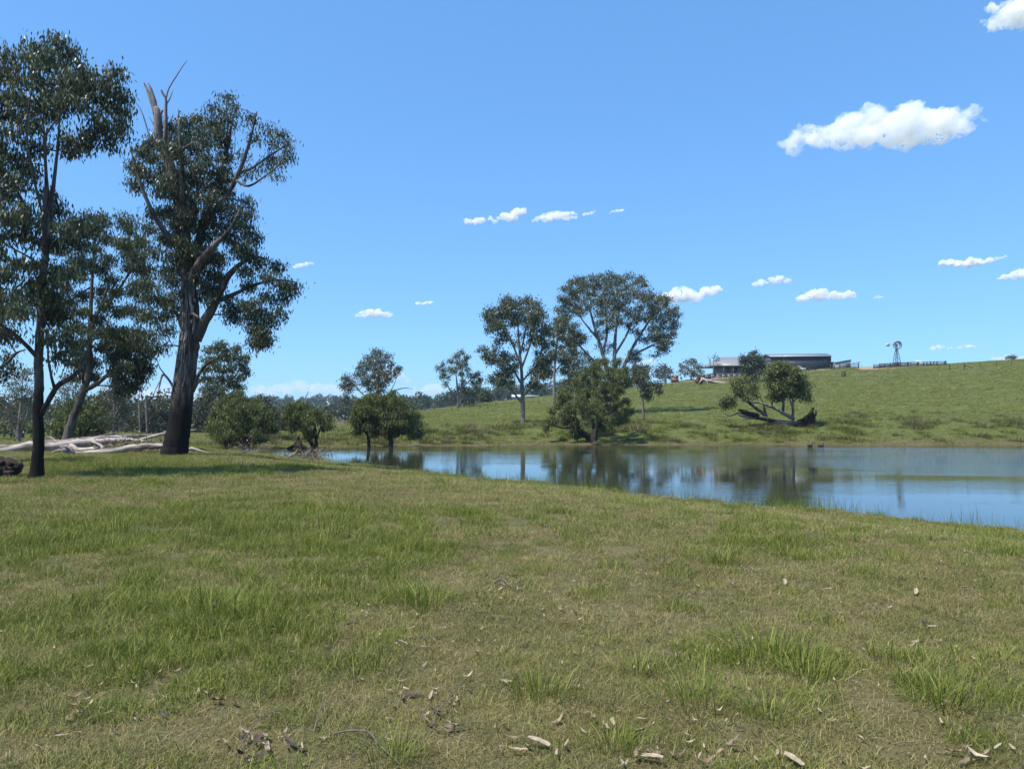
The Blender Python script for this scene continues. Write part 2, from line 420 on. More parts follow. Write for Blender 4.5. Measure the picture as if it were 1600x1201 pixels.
# ------------------------------------------------------------------ clouds (closed bodies of pale vapour high up)
def cloud_mat(name, dens, size):
    m = bpy.data.materials.new(name); m.use_nodes = True
    n = m.node_tree.nodes; l = m.node_tree.links
    n.remove(n['Principled BSDF'])
    v = n.new('ShaderNodeVolumePrincipled')
    v.inputs['Color'].default_value = (1, 1, 1, 1); v.inputs['Density'].default_value = dens
    v.inputs['Anisotropy'].default_value = 0.0
    tc = n.new('ShaderNodeTexCoord').outputs['Object']
    f = noise(n, l, 1.0 / size, 4, tc, 0.6)
    mr = n.new('ShaderNodeMapRange'); l.new(f, mr.inputs[0]); mr.inputs[1].default_value = 0.34; mr.inputs[2].default_value = 0.64; mr.inputs[3].default_value = 0.0; mr.inputs[4].default_value = dens * 1.9
    l.new(mr.outputs[0], v.inputs['Density'])
    l.new(v.outputs[0], n['Material Output'].inputs['Volume'])
    return m
CLOUD_ALT = 1000.0
_tex = {}
def tex(size, kind='CLOUDS'):
    k = round(size, 1)
    if k not in _tex:
        t = bpy.data.textures.new('puff', 'CLOUDS'); t.noise_scale = size; t.noise_depth = 4; _tex[k] = t
    return _tex[k]
def cloud(label, x0, x1, pts, od=7.0, thin=1.0, seed=0):
    """pts: (px, py_top, py_base) profile along the cloud"""
    r = np.random.default_rng(seed + 100)
    pts = np.array(pts, float)
    ym = pts[:, 1:].mean()
    _, e = ray((x0 + x1) / 2, ym)
    d = min(CLOUD_ALT / max(e, 0.05), 14000.0)
    k = d / F_PX
    bm = bmesh.new()
    n = max(10, int((x1 - x0) / 3.0)) if (x1 - x0) > 40 else 16
    H = (pts[:, 2] - pts[:, 1]).max()
    for i in range(n):
        px = x0 + (x1 - x0) * (i + 0.5) / n + r.normal() * 1.5
        top = np.interp(px, pts[:, 0], pts[:, 1]); base = np.interp(px, pts[:, 0], pts[:, 2])
        hh = base - top; top += .13 * hh; base -= .10 * hh
        h = max(base - top, 2.0)
        rad = h * r.uniform(0.24, 0.42)
        py = base - rad * 0.8 - r.random() * max(h - 1.7 * rad, 0)
        c = P(px, py, d) + np.array([0, r.normal() * H * 0.35 * k, 0])
        mt = Matrix.Translation(Vector(c)) @ Matrix.Diagonal((1.25, 1.25, 0.9, 1))
        bmesh.ops.create_icosphere(bm, subdivisions=3, radius=rad * k, matrix=mt)
    cen = Vector(P((x0 + x1) / 2, ym, d))
    bmesh.ops.translate(bm, verts=bm.verts, vec=-cen)
    me = bpy.data.meshes.new('cloud'); bm.to_mesh(me); bm.free()
    me.materials.append(cloud_mat('cloud_vapour', 0.5 * od / (H * k), H * k * 0.42))
    o = link('cloud', me, loc=cen)
    rm = o.modifiers.new('merge', 'REMESH'); rm.mode = 'VOXEL'; rm.voxel_size = max(H * k / 34.0, 1.0)
    for s, a in ((0.75, 0.34), (0.3, 0.24), (0.11, 0.2)):
        dm = o.modifiers.new('billow', 'DISPLACE'); dm.texture = tex(H * k * s); dm.texture_coords = 'GLOBAL'
        dm.strength = H * k * a * thin; dm.mid_level = 0.5
    tag(o, label, 'cloud', 'small fair weather clouds')
cloud('largest long white cloud, high at the right of the sky', 1225, 1532, [(1225, 208, 228), (1260, 192, 230), (1320, 180, 226), (1350, 172, 226), (1420, 162, 230), (1480, 168, 222), (1520, 180, 200), (1532, 192, 200)], od=5.0, seed=1)
cloud('small puff at the left end of the row of clouds above the gums', 726, 762, [(726, 342, 353), (745, 335, 352), (762, 345, 349)], seed=2)
cloud('wedge shaped white cloud second from left in the row above the gums', 763, 822, [(763, 340, 348), (800, 324, 347), (822, 321, 334)], seed=3)
cloud('ragged white cloud in the middle of the row above the gums', 830, 903, [(830, 343, 347), (865, 323, 346), (885, 327, 345), (903, 336, 341)], seed=4)
cloud('faint wisp of cloud right of the row above the gums', 912, 928, [(912, 331, 339), (928, 329, 336)], od=2.5, seed=5)
cloud('little round cloud at the right end of the row above the gums', 952, 974, [(952, 328, 334), (974, 325, 333)], od=4, seed=6)
cloud('small white cloud directly right of the big dark gum crown', 456, 489, [(456, 411, 420), (475, 407, 419), (489, 408, 414)], od=4, seed=7)
cloud('rounded white cloud with flat base above the pond trees', 554, 611, [(554, 490, 498), (580, 478, 498), (611, 485, 497)], seed=8)
cloud('tiny white cloud left of the two central gums', 650, 674, [(650, 471, 479), (674, 468, 476)], od=5, seed=9)
cloud('lumpy white cloud touching the right edge of the tallest central gum', 1028, 1126, [(1028, 455, 474), (1060, 445, 478), (1090, 445, 474), (1112, 443, 465), (1126, 448, 458)], seed=10)
cloud('small white cloud half hidden behind the left central gum', 750, 790, [(750, 488, 496), (790, 480, 497)], od=4, seed=11)
cloud('curled white cloud over the farm house', 1180, 1231, [(1180, 438, 452), (1205, 429, 446), (1231, 433, 447)], od=5, seed=12)
cloud('broad white cloud with a flat base over the grey shed', 1248, 1340, [(1248, 458, 474), (1275, 445, 472), (1310, 452, 471), (1340, 453, 466)], seed=13)
cloud('tiny wisp of cloud between the shed and the windmill', 1367, 1379, [(1367, 461, 468), (1379, 461, 467)], od=2.5, seed=14)
cloud('flat white cloud high above the stockyards', 1472, 1564, [(1472, 402, 418), (1500, 402, 419), (1540, 400, 416), (1564, 399, 407)], seed=15)
cloud('white wedge of cloud cut by the right edge of the picture', 1550, 1660, [(1550, 434, 440), (1580, 420, 438), (1610, 410, 436), (1660, 410, 430)], seed=16)
cloud('bright white cloud in the upper right corner', 1550, 1660, [(1550, 2, 16), (1575, -8, 30), (1610, -20, 36), (1660, -20, 30)], seed=17)
cloud('low cloud behind the ridge right of the windmill', 1450, 1484, [(1450, 543, 549), (1465, 536, 548), (1484, 541, 547)], od=3, seed=18)
cloud('low white cloud near the right ridge', 1486, 1530, [(1486, 542, 547), (1515, 534, 546), (1530, 540, 546)], od=3, seed=19)
cloud('low cloud just above the ridge at the far right', 1550, 1590, [(1550, 556, 566), (1575, 549, 566), (1590, 552, 566)], od=3, seed=20)
cloud('low cloud right beside the windmill tower', 1418, 1450, [(1418, 566, 574), (1440, 558, 574), (1450, 560, 572)], od=3, seed=21)
cloud('long hazy cloud bank low over the left bank willows', 395, 535, [(395, 598, 622), (440, 592, 622), (475, 585, 622), (500, 594, 622), (535, 596, 620)], od=1.6, seed=22)
cloud('hazy cloud low behind the gum over the pond', 590, 640, [(590, 575, 600), (615, 566, 604), (640, 588, 604)], od=2.0, seed=23)
cloud('hazy low cloud behind the lone hillside gum', 640, 695, [(640, 604, 622), (680, 592, 622), (695, 594, 620)], od=1.6, seed=24)
cloud('hazy cloud low behind the trunks on the left', 190, 330, [(190, 600, 640), (240, 592, 640), (300, 596, 640), (330, 600, 640)], od=1.4, seed=25)
cloud('small pale cloud beside the lowest branches of the tallest central gum', 1000, 1032, [(1000, 562, 570), (1015, 558, 570), (1032, 564, 570)], od=2.5, seed=26)
# ------------------------------------------------------------------ trees
def inside(poly, x, y):
    poly = np.asarray(poly, float); n = len(poly); c = np.zeros(len(x), bool); j = n - 1
    for i in range(n):
        xi, yi = poly[i]; xj, yj = poly[j]
        t = ((yi > y) != (yj > y)) & (x < (xj - xi) * (y - yi) / (yj - yi + 1e-9) + xi)
        c ^= t; j = i
    return c
def spread_in(poly, n, r):
    poly = np.asarray(poly, float); lo = poly.min(0); hi = poly.max(0)
    out = []
    gap = math.sqrt((hi - lo).prod() / n) * 0.75
    for tries in range(8):
        q = lo + rng.random((n * 12, 2)) * (hi - lo); q = q[inside(poly, q[:, 0], q[:, 1])]
        for p in q:
            if all((p[0] - o[0]) ** 2 + (p[1] - o[1]) ** 2 > gap * gap for o in out): out.append(p)
            if len(out) >= n: return out
        gap *= 0.85
    return out
def bez(a, b, c, n):
    t = np.linspace(0, 1, n)[:, None]
    return (1 - t) ** 2 * a + 2 * t * (1 - t) * b + t * t * c
def leaves_at(pts, L, W, droop, spread_r, per, r=rng):
    """a spray of hanging leaves round each point -> verts, quads, tone"""
    n = len(pts) * per
    p = np.repeat(pts, per, 0) + r.normal(size=(n, 3)) * spread_r * np.array([1, 1, 0.8])
    t = r.normal(size=(n, 3)) * (1 - droop); t[:, 2] -= droop * 1.6; t = unit(t)
    s = unit(np.cross(t, r.normal(size=(n, 3))))
    nrm = np.cross(t, s)
    l = L * r.uniform(0.65, 1.25, n)[:, None]; wd = W * r.uniform(0.7, 1.25, n)[:, None]
    V = np.stack([p, p + t * l * 0.42 + s * wd * 0.5 + nrm * l * 0.05, p + t * l + nrm * l * r.uniform(-.12, .12, n)[:, None], p + t * l * 0.42 - s * wd * 0.5 + nrm * l * 0.05], 1)
    F = np.arange(n * 4).reshape(n, 4)
    tone = np.clip(np.repeat(r.uniform(0.1, 0.8, len(pts)), per) + r.normal(size=n) * 0.22, 0, 1)
    return V.reshape(-1, 3), F, np.repeat(tone, 4)
def bump_path(pts, amt):
    pts = np.array(pts, float)
    if len(pts) > 2: pts[1:-1] += rng.normal(size=(len(pts) - 2, 3)) * amt
    return pts
def refine(pts, rad, m=4):
    """smooth a hand-placed limb by Catmull-Rom"""
    pts = np.asarray(pts, float); rad = np.asarray(rad, float)
    Q = np.vstack([2 * pts[0] - pts[1], pts, 2 * pts[-1] - pts[-2]]); out = []; ro = []
    for i in range(1, len(Q) - 2):
        for k in range(m):
            t = k / m; p0, p1, p2, p3 = Q[i - 1:i + 3]
            out.append(0.5 * ((2 * p1) + (-p0 + p2) * t + (2 * p0 - 5 * p1 + 4 * p2 - p3) * t * t + (-p0 + 3 * p1 - 3 * p2 + p3) * t ** 3))
            ro.append(rad[i - 1] * (1 - t) + rad[i] * t)
    out.append(pts[-1]); ro.append(rad[-1])
    return np.array(out), np.array(ro)
def tree(name, label, d, limbs, crowns, leaf, bark, lmat, group=None, cat='tree', depth=1.0, sides=8, trunk_extra=None, foot=None, bare=(), twig_r=0.008, flare=0.0, rough=0.04, axis=None, droop_twigs=0.0, keep_z=False):
    """limbs: lists of (px, py, width_px[, depth offset m]); the first is the trunk. crowns: (polygon, clumps, clump radius px, twigs each, leaves per spray).
    leaf: (length, width, droop, spray spread, sprays per twig)"""
    k = d / F_PX
    base = P(limbs[0][0][0], limbs[0][0][1], d)
    g = gz(base[0], base[1])
    dz = 0 if keep_z else 0
    root = empty(name, (base[0], base[1], g), label, cat, group)
    org = np.array([base[0], base[1], g])
    mb = MB(); br = MB()
    NP = []; NR = []
    for li, lm in enumerate(limbs):
        pts = []; rad = []
        for q in lm:
            p = P(q[0], q[1], d); p[1] += (q[3] if len(q) > 3 else 0.0)
            pts.append(p); rad.append(max(q[2] * k * 0.5, 0.006))
        if li == 0:
            pts[0][2] = g - 0.12
        if not bare: rad[-1] = min(rad[-1], 0.02)
        pts, rad = refine(pts, rad, 6 if li == 0 else 4)
        jit = 0.05 * np.minimum(rad, 0.25)
        pts[1:-1] += rng.normal(size=(len(pts) - 2, 3)) * jit[1:-1, None]
        if li == 0 and flare:
            hgt = pts[:, 2] - g; rad = rad * (1 + flare * np.exp(-np.maximum(hgt, 0) / (rad[0] * 1.6)))
        (mb if li == 0 else br).tube(pts, rad, sides * (2 if li == 0 and sides > 8 else 1), rough * (.5 if li == 0 else 1), True, flute=0.05 * (flare > 0) if li == 0 else 0, seed=li)
        s = 2 if li == 0 else 0
        NP += list(pts[s:]); NR += list(rad[s:])
    NP = list(NP); NR = list(NR)
    LV = []; LF = []; LT = []; nv = 0
    L, W, droop, sp, sprays = leaf
    for poly, ncl, rpx, ntw, per in crowns:
        poly = np.asarray(poly, float)
        cx = poly[:, 0].mean() if axis is None else axis; half = (poly[:, 0].max() - poly[:, 0].min()) / 2
        cl = spread_in(poly, ncl, rpx)
        cl.sort(key=lambda q: -q[1])
        for q in cl:
            lat = min(abs(q[0] - poly[:, 0].mean()) / (half + 1e-6), 1)
            dd = (rng.random() * 2 - 1) * half * k * depth * math.sqrt(max(0.05, 1 - lat * lat))
            c = P(q[0], q[1], d + dd)
            R = rpx * k * rng.uniform(0.75, 1.3)
            A = np.array(NP); D = A - c
            cost = np.linalg.norm(D, axis=1) + np.maximum(D[:, 2], 0) * 1.2 + 0.25 * np.abs(D[:, 1])
            cost += np.where(np.array(NR) < 0.012, 0.8, 0)
            ai = int(np.argmin(cost)); a = A[ai]
            ln = np.linalg.norm(c - a)
            ctrl = a * 0.5 + c * 0.5 + np.array([0, 0, 0.18 * ln]) + rng.normal(size=3) * 0.08 * ln
            bp = bez(a, ctrl, c, 7)
            r0 = min(NR[ai] * 0.7, 0.010 + 0.022 * ln + 0.012 * R); r0 = max(r0, twig_r * 1.3)
            rr = np.linspace(r0, max(twig_r, r0 * 0.3), 7)
            br.tube(bp, rr, 5, 0, False)
            NP += list(bp[2:]); NR += list(rr[2:])
            ends = []
            for _ in range(ntw):
                o = rng.normal(size=3); o = o / np.linalg.norm(o) * rng.random() ** 0.4
                e = c + o * np.array([R, R * 0.9, R * 0.75])
                s0 = bp[rng.integers(3, 7)]
                tl = np.linalg.norm(e - s0)
                cc = (s0 + e) / 2 + np.array([0, 0, 0.2 * tl])
                e2 = e - np.array([0, 0, droop_twigs * R * rng.random()])
                tp = bez(s0, cc, e2, 4)
                br.tube(tp, np.linspace(twig_r, twig_r * 0.5, 4), 3, 0, False)
                tt = rng.uniform(0.35, 1.05, sprays)[:, None]
                ends.append((1 - tt) ** 2 * s0 + 2 * tt * (1 - tt) * cc + tt * tt * e2)
            ends = np.vstack(ends)
            v, f, t = leaves_at(ends, L, W, droop, sp, per)
            LV.append(v); LF.append(f + nv); LT.append(t); nv += len(v)
    mb.build('trunk', bark, root, org, True)
    if br.n: br.build('branches', bark, root, org, True)
    if LV:
        me = mesh_np('crown', np.vstack(LV) - org, np.vstack(LF), lmat, {'v': np.concatenate(LT)})
        link('crown', me, root)
    return root, org

# --- slim gum on the left edge
D = 19.4
GUM_NEAR = (0.165, 0.043, 0.70, 0.15, 3)
tree('gum_tree', 'slim dark trunked gum standing closest, at the left edge', D,
     [[(56, 746, 18), (59, 720, 16), (61, 680, 15), (59, 640, 14), (61, 600, 13), (60, 560, 12.5), (64, 500, 12), (66, 440, 10), (72, 385, 9), (78, 330, 7.5), (86, 270, 5), (92, 200, 3), (95, 120, 2)],
      [(62, 650, 9), (75, 628, 8), (90, 603, 8), (108, 592, 6.5), (117, 572, 5, .3), (122, 540, 3.5, .5)],
      [(86, 608, 5), (88, 590, 4, -.2), (90, 560, 3, -.4), (95, 530, 2, -.5)],
      [(66, 450, 8), (58, 400, 7, .4), (48, 340, 6, .7), (38, 280, 4.5, 1.0), (25, 220, 3, 1.2), (20, 140, 2, 1.3)],
      [(70, 400, 7), (84, 350, 6, -.4), (98, 300, 5, -.7), (108, 262, 4, -1), (118, 235, 3, -1.2), (150, 200, 2, -1.3)],
      [(50, 345, 5), (42, 310, 4, -.3), (20, 260, 3, -.8), (-15, 190, 2.4, -1)],
      [(84, 350, 4.5, -.4), (88, 300, 3.6, -.9), (96, 240, 2.6, -1.4), (110, 180, 2, -1.6)],
      [(60, 560, 7), (45, 530, 6, -.4), (25, 510, 4, -.7), (-5, 490, 3, -1)],
      [(64, 500, 6), (85, 470, 4, .5), (110, 440, 3, .9)],
      [(66, 440, 5), (40, 410, 4, .6), (10, 390, 3, .9), (-30, 370, 2, 1)]],
     [([(-70, 80), (10, 75), (35, 60), (90, 52), (120, 75), (135, 120), (130, 165), (95, 190), (40, 210), (-10, 230), (-70, 240)], 46, 13, 8, 11),
      ([(120, 110), (150, 120), (182, 98), (188, 130), (198, 185), (190, 232), (172, 225), (150, 165), (125, 170)], 16, 10, 7, 10),
      ([(100, 200), (140, 205), (150, 232), (120, 240), (85, 230)], 4, 12, 7, 10),
      ([(-70, 240), (0, 235), (60, 225), (66, 250), (25, 290), (-70, 300)], 9, 17, 9, 12),
      ([(-70, 310), (20, 300), (75, 300), (110, 335), (150, 350), (150, 395), (110, 430), (70, 470), (20, 500), (-70, 480)], 44, 14, 8, 11),
      ([(-60, 480), (30, 470), (45, 510), (20, 540), (-40, 540)], 4, 15, 8, 11),
      ([(60, 440), (110, 430), (120, 520), (100, 560), (70, 520)], 7, 15, 8, 11)],
     GUM_NEAR, M_BARK_SLIM, M_GUM_NEAR, cat='gum tree', depth=0.85, sides=12, flare=0.35, twig_r=0.006)
# --- tree whose branch reaches in from beyond the left edge
tree('gum_tree', 'gum branches reaching into the picture from beyond the left edge', 25.0,
     [[(-95, 728, 26), (-92, 640, 22), (-85, 560, 18), (-80, 470, 13), (-75, 400, 8)],
      [(-90, 610, 10), (-50, 592, 8), (-15, 580, 7), (8, 570, 5), (25, 552, 4), (40, 546, 2.5)],
      [(-12, 579, 4), (8, 581, 3), (20, 585, 2.4), (32, 592, 1.6)]],
     [([(-110, 400), (-40, 400), (0, 470), (15, 505), (8, 540), (-40, 560), (-110, 560)], 14, 18, 9, 11),
      ([(-10, 560), (22, 545), (34, 560), (16, 600), (-12, 604)], 3, 8, 6, 9)],
     GUM_NEAR, M_BARK_SLIM, M_GUM_NEAR, cat='gum tree', depth=0.8, twig_r=0.007)
# --- the great old gum with the broken top
D = 30.0
big, borg = tree('old_gum_tree', 'massive old gum with thick dark trunk and broken dead top', D,
     [[(272, 712, 33), (276, 690, 33), (282, 650, 32), (288, 600, 31), (293, 560, 30), (297, 520, 28), (297, 480, 25), (295, 440, 22), (291, 400, 19), (286, 350, 18), (277, 300, 16), (264, 255, 14), (252, 222, 12), (248, 205, 11)],
      [(305, 530, 20), (318, 505, 15), (332, 480, 14), (346, 450, 12), (362, 425, 9), (380, 410, 6), (400, 402, 4), (420, 405, 2)],
      [(340, 470, 8), (362, 455, 6, .5), (385, 440, 5, .8), (420, 430, 3.5, 1.1), (448, 432, 2, 1.3)],
      [(298, 450, 17), (312, 425, 14, -.4), (335, 405, 12, -.8), (355, 388, 8, -1), (372, 372, 5, -1.1), (385, 350, 3, -1.1), (392, 330, 2, -1)],
      [(296, 430, 16), (303, 380, 14, .4), (310, 330, 12, .7), (322, 295, 10, .8), (336, 255, 8, .8), (345, 215, 5, .8), (352, 175, 3, .8), (362, 152, 2, .8)],
      [(308, 345, 10, .6), (330, 330, 9, .2), (352, 312, 8, -.1), (372, 285, 7, -.3), (388, 250, 5.5, -.4), (400, 215, 4, -.5), (408, 182, 2.4, -.5)],
      [(378, 275, 5, -.3), (398, 262, 4, -.1), (420, 240, 3, .2), (445, 220, 2, .4)],
      [(372, 285, 4, -.3), (396, 298, 3.5, -.6), (420, 288, 2.6, -.8), (440, 275, 2, -.9), (456, 262, 1.4, -.9)],
      [(290, 400, 12), (274, 375, 9, -.6), (258, 345, 7, -1), (246, 310, 5, -1.2), (236, 275, 3, -1.3), (228, 245, 1.6, -1.3)],
      [(284, 340, 9), (296, 300, 8, -.6), (300, 250, 6, -1), (300, 205, 3, -1.2)],
      [(292, 520, 9), (278, 505, 8, .3), (268, 490, 6, .6), (245, 470, 4, 1), (225, 450, 3, 1.2)],
      [(297, 500, 6), (312, 494, 4, -.7), (326, 500, 3, -1.1), (340, 508, 2, -1.4)],
      [(302, 610, 6), (312, 590, 5, -.2), (325, 572, 4, -.3), (345, 560, 2.5, -.4)]],
     [([(205, 240), (232, 222), (262, 200), (285, 182), (310, 185), (340, 198), (352, 230), (360, 270), (350, 318), (300, 325), (250, 305), (215, 295), (202, 262)], 44, 12, 9, 12),
      ([(322, 172), (345, 150), (368, 150), (378, 180), (365, 205), (350, 215), (330, 200)], 7, 9, 7, 9),
      ([(392, 185), (410, 172), (425, 195), (450, 215), (458, 245), (430, 255), (410, 230), (395, 215)], 8, 9, 6, 9),
      ([(372, 240), (400, 235), (450, 258), (458, 270), (425, 275), (385, 275)], 6, 8, 5, 7),
      ([(345, 320), (385, 310), (400, 345), (412, 385), (395, 400), (365, 395), (340, 360)], 13, 13, 9, 11),
      ([(390, 395), (420, 398), (460, 440), (460, 458), (440, 482), (418, 538), (402, 520), (400, 480), (375, 470), (365, 430)], 16, 12, 9, 11),
      ([(355, 465), (395, 480), (395, 520), (365, 500)], 6, 10, 8, 11),
      ([(255, 330), (300, 320), (330, 330), (335, 380), (300, 400), (262, 390)], 14, 12, 9, 11),
      ([(258, 400), (285, 400), (285, 480), (262, 490)], 7, 11, 8, 11), ([(305, 395), (340, 400), (345, 440), (312, 470)], 8, 11, 8, 11), ([(395, 500), (415, 505), (412, 540), (398, 535)], 4, 7, 7, 10),
      ([(180, 340), (215, 345), (250, 320), (300, 340), (300, 385), (270, 440), (265, 500), (245, 545), (218, 520), (225, 440), (195, 400)], 24, 15, 9, 11),
      ([(320, 400), (350, 390), (350, 430), (325, 470), (315, 440)], 5, 11, 8, 10)],
     (0.185, 0.048, 0.68, 0.18, 3), M_BARK_BIG, M_GUM_NEAR, cat='gum tree', depth=0.8, sides=16, flare=0.2, twig_r=0.008, rough=0.05)
def extra_limb(root, org, name, d, pts, mat, sides=8, rough=0.08, label=None):
    k = d / F_PX; A = []; R = []
    for q in pts:
        p = P(q[0], q[1], d); p[1] += q[3] if len(q) > 3 else 0; A.append(p); R.append(max(q[2] * k / 2, .006))
    A, R = refine(A, R, 4); mb = MB(); mb.tube(A, R, sides, rough)
    o = mb.build(name, mat, root, org, True)
    if label: o['label'] = label
    return o
# split dead spar: two jagged splinters rising from one hollow stem
sp = extra_limb(big, borg, 'dead_spar', D, [(252, 235, 15), (248, 215, 13.5), (247, 195, 13), (246, 178, 12), (243, 168, 9)], M_SNAG, 10, .06, 'bare hollow grey stem standing above the crown')
for pts in ([(244, 180, 9), (238, 160, 8), (231, 142, 5), (224, 128, 1.5)], [(245, 178, 8), (241, 158, 7), (236, 140, 4.5), (231, 129, 1.5)], [(249, 182, 6), (253, 174, 4), (255, 172, 1.5)]):
    k_ = extra_limb(big, borg, 'splinter', D, pts, M_SNAG, 6, .12); k_.parent = sp
for pts in ([(256, 232, 7), (259, 200, 6), (259, 175, 5), (259, 155, 4), (254, 146, 3.6), (252, 141, 3.2)],
            [(259, 155, 2.5), (264, 138, 2.2), (275, 120, 1.8), (284, 106, 1.4), (292, 95, .9)],
            [(260, 163, 2.2), (265, 155, 1.8), (270, 142, 1.0)],
            [(236, 225, 2.6), (228, 195, 2.2), (220, 172, 1.6), (208, 155, 1.0)], [(243, 200, 2), (236, 188, 1.4), (233, 182, 1)],
            [(280, 190, 2.2), (279, 178, 1.4), (279, 170, .9)], [(298, 186, 3), (304, 182, 2.4), (308, 178, 1.4)],
            [(275, 620, 5), (268, 600, 4), (255, 585, 3.4), (250, 600, 2.4), (247, 615, 1.4)], [(262, 590, 2.6), (250, 575, 1.8), (245, 560, 1.1)], [(255, 586, 2), (245, 605, 1.4), (238, 620, 1)],
            [(302, 612, 4.5), (308, 600, 4), (318, 590, 3), (330, 588, 1.6)]):
    extra_limb(big, borg, 'dead_branch', D, pts, M_SNAG, 5, .05)
# ribbons of shed bark on the trunk
TP = np.array([(272, 712, 33), (276, 690, 33), (282, 650, 32), (288, 600, 31), (293, 560, 30), (297, 520, 28), (297, 480, 25), (295, 440, 22), (291, 400, 19)], float)[::-1]
for i in range(22):
    y0 = rng.uniform(430, 590); L_ = rng.uniform(25, 75); fr = rng.uniform(-.85, .85); wpx = rng.uniform(1.2, 3.2)
    V = []; F = []
    for j in range(7):
        py = y0 + L_ * j / 6; cx = np.interp(py, TP[:, 1], TP[:, 0]); hw = np.interp(py, TP[:, 1], TP[:, 2]) / 2
        f2 = fr + .05 * math.sin(j * 1.3 + i); kk = D / F_PX; tap = wpx * (.35 + .65 * math.sin(PI * (j + .6) / 7.2))
        for sgn in (-1, 1):
            ff = np.clip(f2 + sgn * tap / hw / 2, -1, 1)
            p = P(cx + ff * hw * 1.06, py, D); p[1] -= math.sqrt(max(.02, 1 - ff * ff)) * hw * kk * 1.07 + .015 + (.03 if j == 6 else 0); V.append(p - borg)
            V.append(p - borg + [0, .02, 0])
    for j in range(6):
        a = j * 4; F += [(a, a + 2, a + 6, a + 4), (a + 1, a + 5, a + 7, a + 3), (a, a + 4, a + 5, a + 1), (a + 2, a + 3, a + 7, a + 6)]
    link('bark_ribbon', mesh_np('bark_ribbon', V, F, M_BARK_PALE if i % 3 else M_SNAG), big)
# --- leaning gum behind the fallen trunks
tree('leaning_gum_tree', 'leaning pale trunked gum with dense crown behind the fallen silver logs', 36.0,
     [[(101, 697, 15), (108, 675, 14), (116, 650, 12), (124, 628, 11), (131, 608, 11), (138, 585, 9), (140, 540, 8), (142, 480, 6), (145, 420, 4), (150, 370, 3)],
      [(132, 610, 8), (150, 600, 7), (168, 586, 6), (186, 577, 4), (205, 573, 3), (222, 580, 2)],
      [(129, 610, 7), (122, 590, 5, .6), (112, 560, 4, 1), (105, 530, 3, 1.3)],
      [(139, 550, 6), (155, 520, 5, -.7), (180, 480, 4, -1.2), (200, 440, 3, -1.4)],
      [(141, 500, 5), (170, 450, 4, .8), (190, 400, 3, 1.3), (195, 360, 2, 1.5)],
      [(131, 600, 4), (140, 590, 3.4, -.6), (146, 585, 2, -.9)]],
     [([(95, 360), (130, 335), (160, 335), (205, 335), (232, 395), (235, 470), (215, 520), (160, 540), (110, 540), (75, 480), (80, 410)], 46, 12, 9, 11),
      ([(160, 520), (215, 510), (236, 560), (222, 605), (195, 612), (165, 580)], 20, 11, 10, 12),
      ([(110, 530), (150, 540), (165, 575), (140, 600), (112, 590)], 7, 11, 8, 11)],
     (0.20, 0.052, 0.70, 0.18, 4), M_BARK_DULL, M_GUM_NEAR, cat='gum tree', depth=0.7, sides=10, flare=0.2, twig_r=0.008)
# --- left middle distance
MID = (0.30, 0.10, 0.55, 0.28, 3)
tree('gum_tree', 'tall gum with dark hanging foliage just right of the massive trunk', 62.0,
     [[(345, 700, 7), (343, 650, 6), (346, 600, 5), (352, 560, 3)], [(344, 620, 3), (332, 590, 2), (325, 560, 1.5)], [(345, 610, 3), (365, 590, 2), (378, 570, 1.4)]],
     [([(316, 560), (330, 540), (352, 532), (378, 540), (385, 565), (382, 600), (370, 640), (345, 650), (330, 620), (312, 625), (318, 590)], 36, 9, 9, 10)],
     (0.26, 0.08, 0.6, 0.22, 3), M_BARK_GREY, M_GUM, cat='gum tree')
tree('gum_tree', 'thin crowned pale gum at the far left beyond the logs', 72.0,
     [[(29, 699, 8), (29, 680, 7.5), (30, 665, 6), (33, 630, 3.4), (36, 590, 1.6)], [(28, 684, 5), (20, 665, 4), (10, 640, 3), (2, 620, 2)], [(31, 675, 3.4), (42, 650, 2.4), (48, 620, 1.6)]],
     [([(-12, 625), (5, 622), (22, 590), (32, 575), (48, 580), (52, 610), (50, 650), (30, 665), (5, 660), (-12, 650)], 34, 7, 7, 7)],
     (0.26, 0.085, 0.5, 0.26, 2), M_BARK_GREY, M_GUM_GREY, cat='gum tree')
tree('bushy_tree', 'rounded bright green bush behind the leaning gum trunk', 56.0,
     [[(124, 696, 5), (125, 675, 4), (126, 650, 3)], [(124, 690, 4), (112, 670, 3), (100, 650, 2)], [(125, 690, 4), (140, 668, 3), (150, 650, 2)]],
     [([(84, 665), (92, 645), (110, 630), (125, 622), (145, 628), (160, 645), (165, 675), (150, 692), (100, 692), (84, 685)], 34, 8, 8, 9)],
     (0.24, 0.09, 0.5, 0.22, 3), M_BARK_DARK, M_BUSHY, cat='bush')
tree('gum_tree', 'open crowned grey gum rising between leaning gum and massive trunk', 92.0,
     [[(177, 690, 5), (178, 650, 4), (180, 615, 3), (182, 600, 2)], [(178, 660, 2.4), (168, 635, 2), (160, 615, 1.4)], [(179, 650, 2.4), (190, 630, 2), (197, 610, 1.4)]],
     [([(152, 620), (165, 602), (182, 595), (200, 602), (203, 625), (198, 655), (180, 665), (160, 660), (150, 645)], 34, 7, 8, 8)],
     (0.34, 0.12, 0.5, 0.3, 2), M_BARK_GREY, M_GUM_GREY, cat='gum tree')
tree('gum_tree', 'small grey crowned gum seen behind the slim trunk fork', 98.0,
     [[(108, 690, 5), (108, 650, 4), (106, 610, 2)], [(107, 650, 2), (96, 625, 1.5)], [(108, 640, 2), (116, 618, 1.5)]],
     [([(86, 615), (100, 595), (118, 592), (128, 612), (125, 645), (95, 650), (84, 635)], 18, 7, 7, 7)],
     (0.34, 0.12, 0.5, 0.3, 2), M_BARK_GREY, M_GUM_GREY, cat='gum tree')
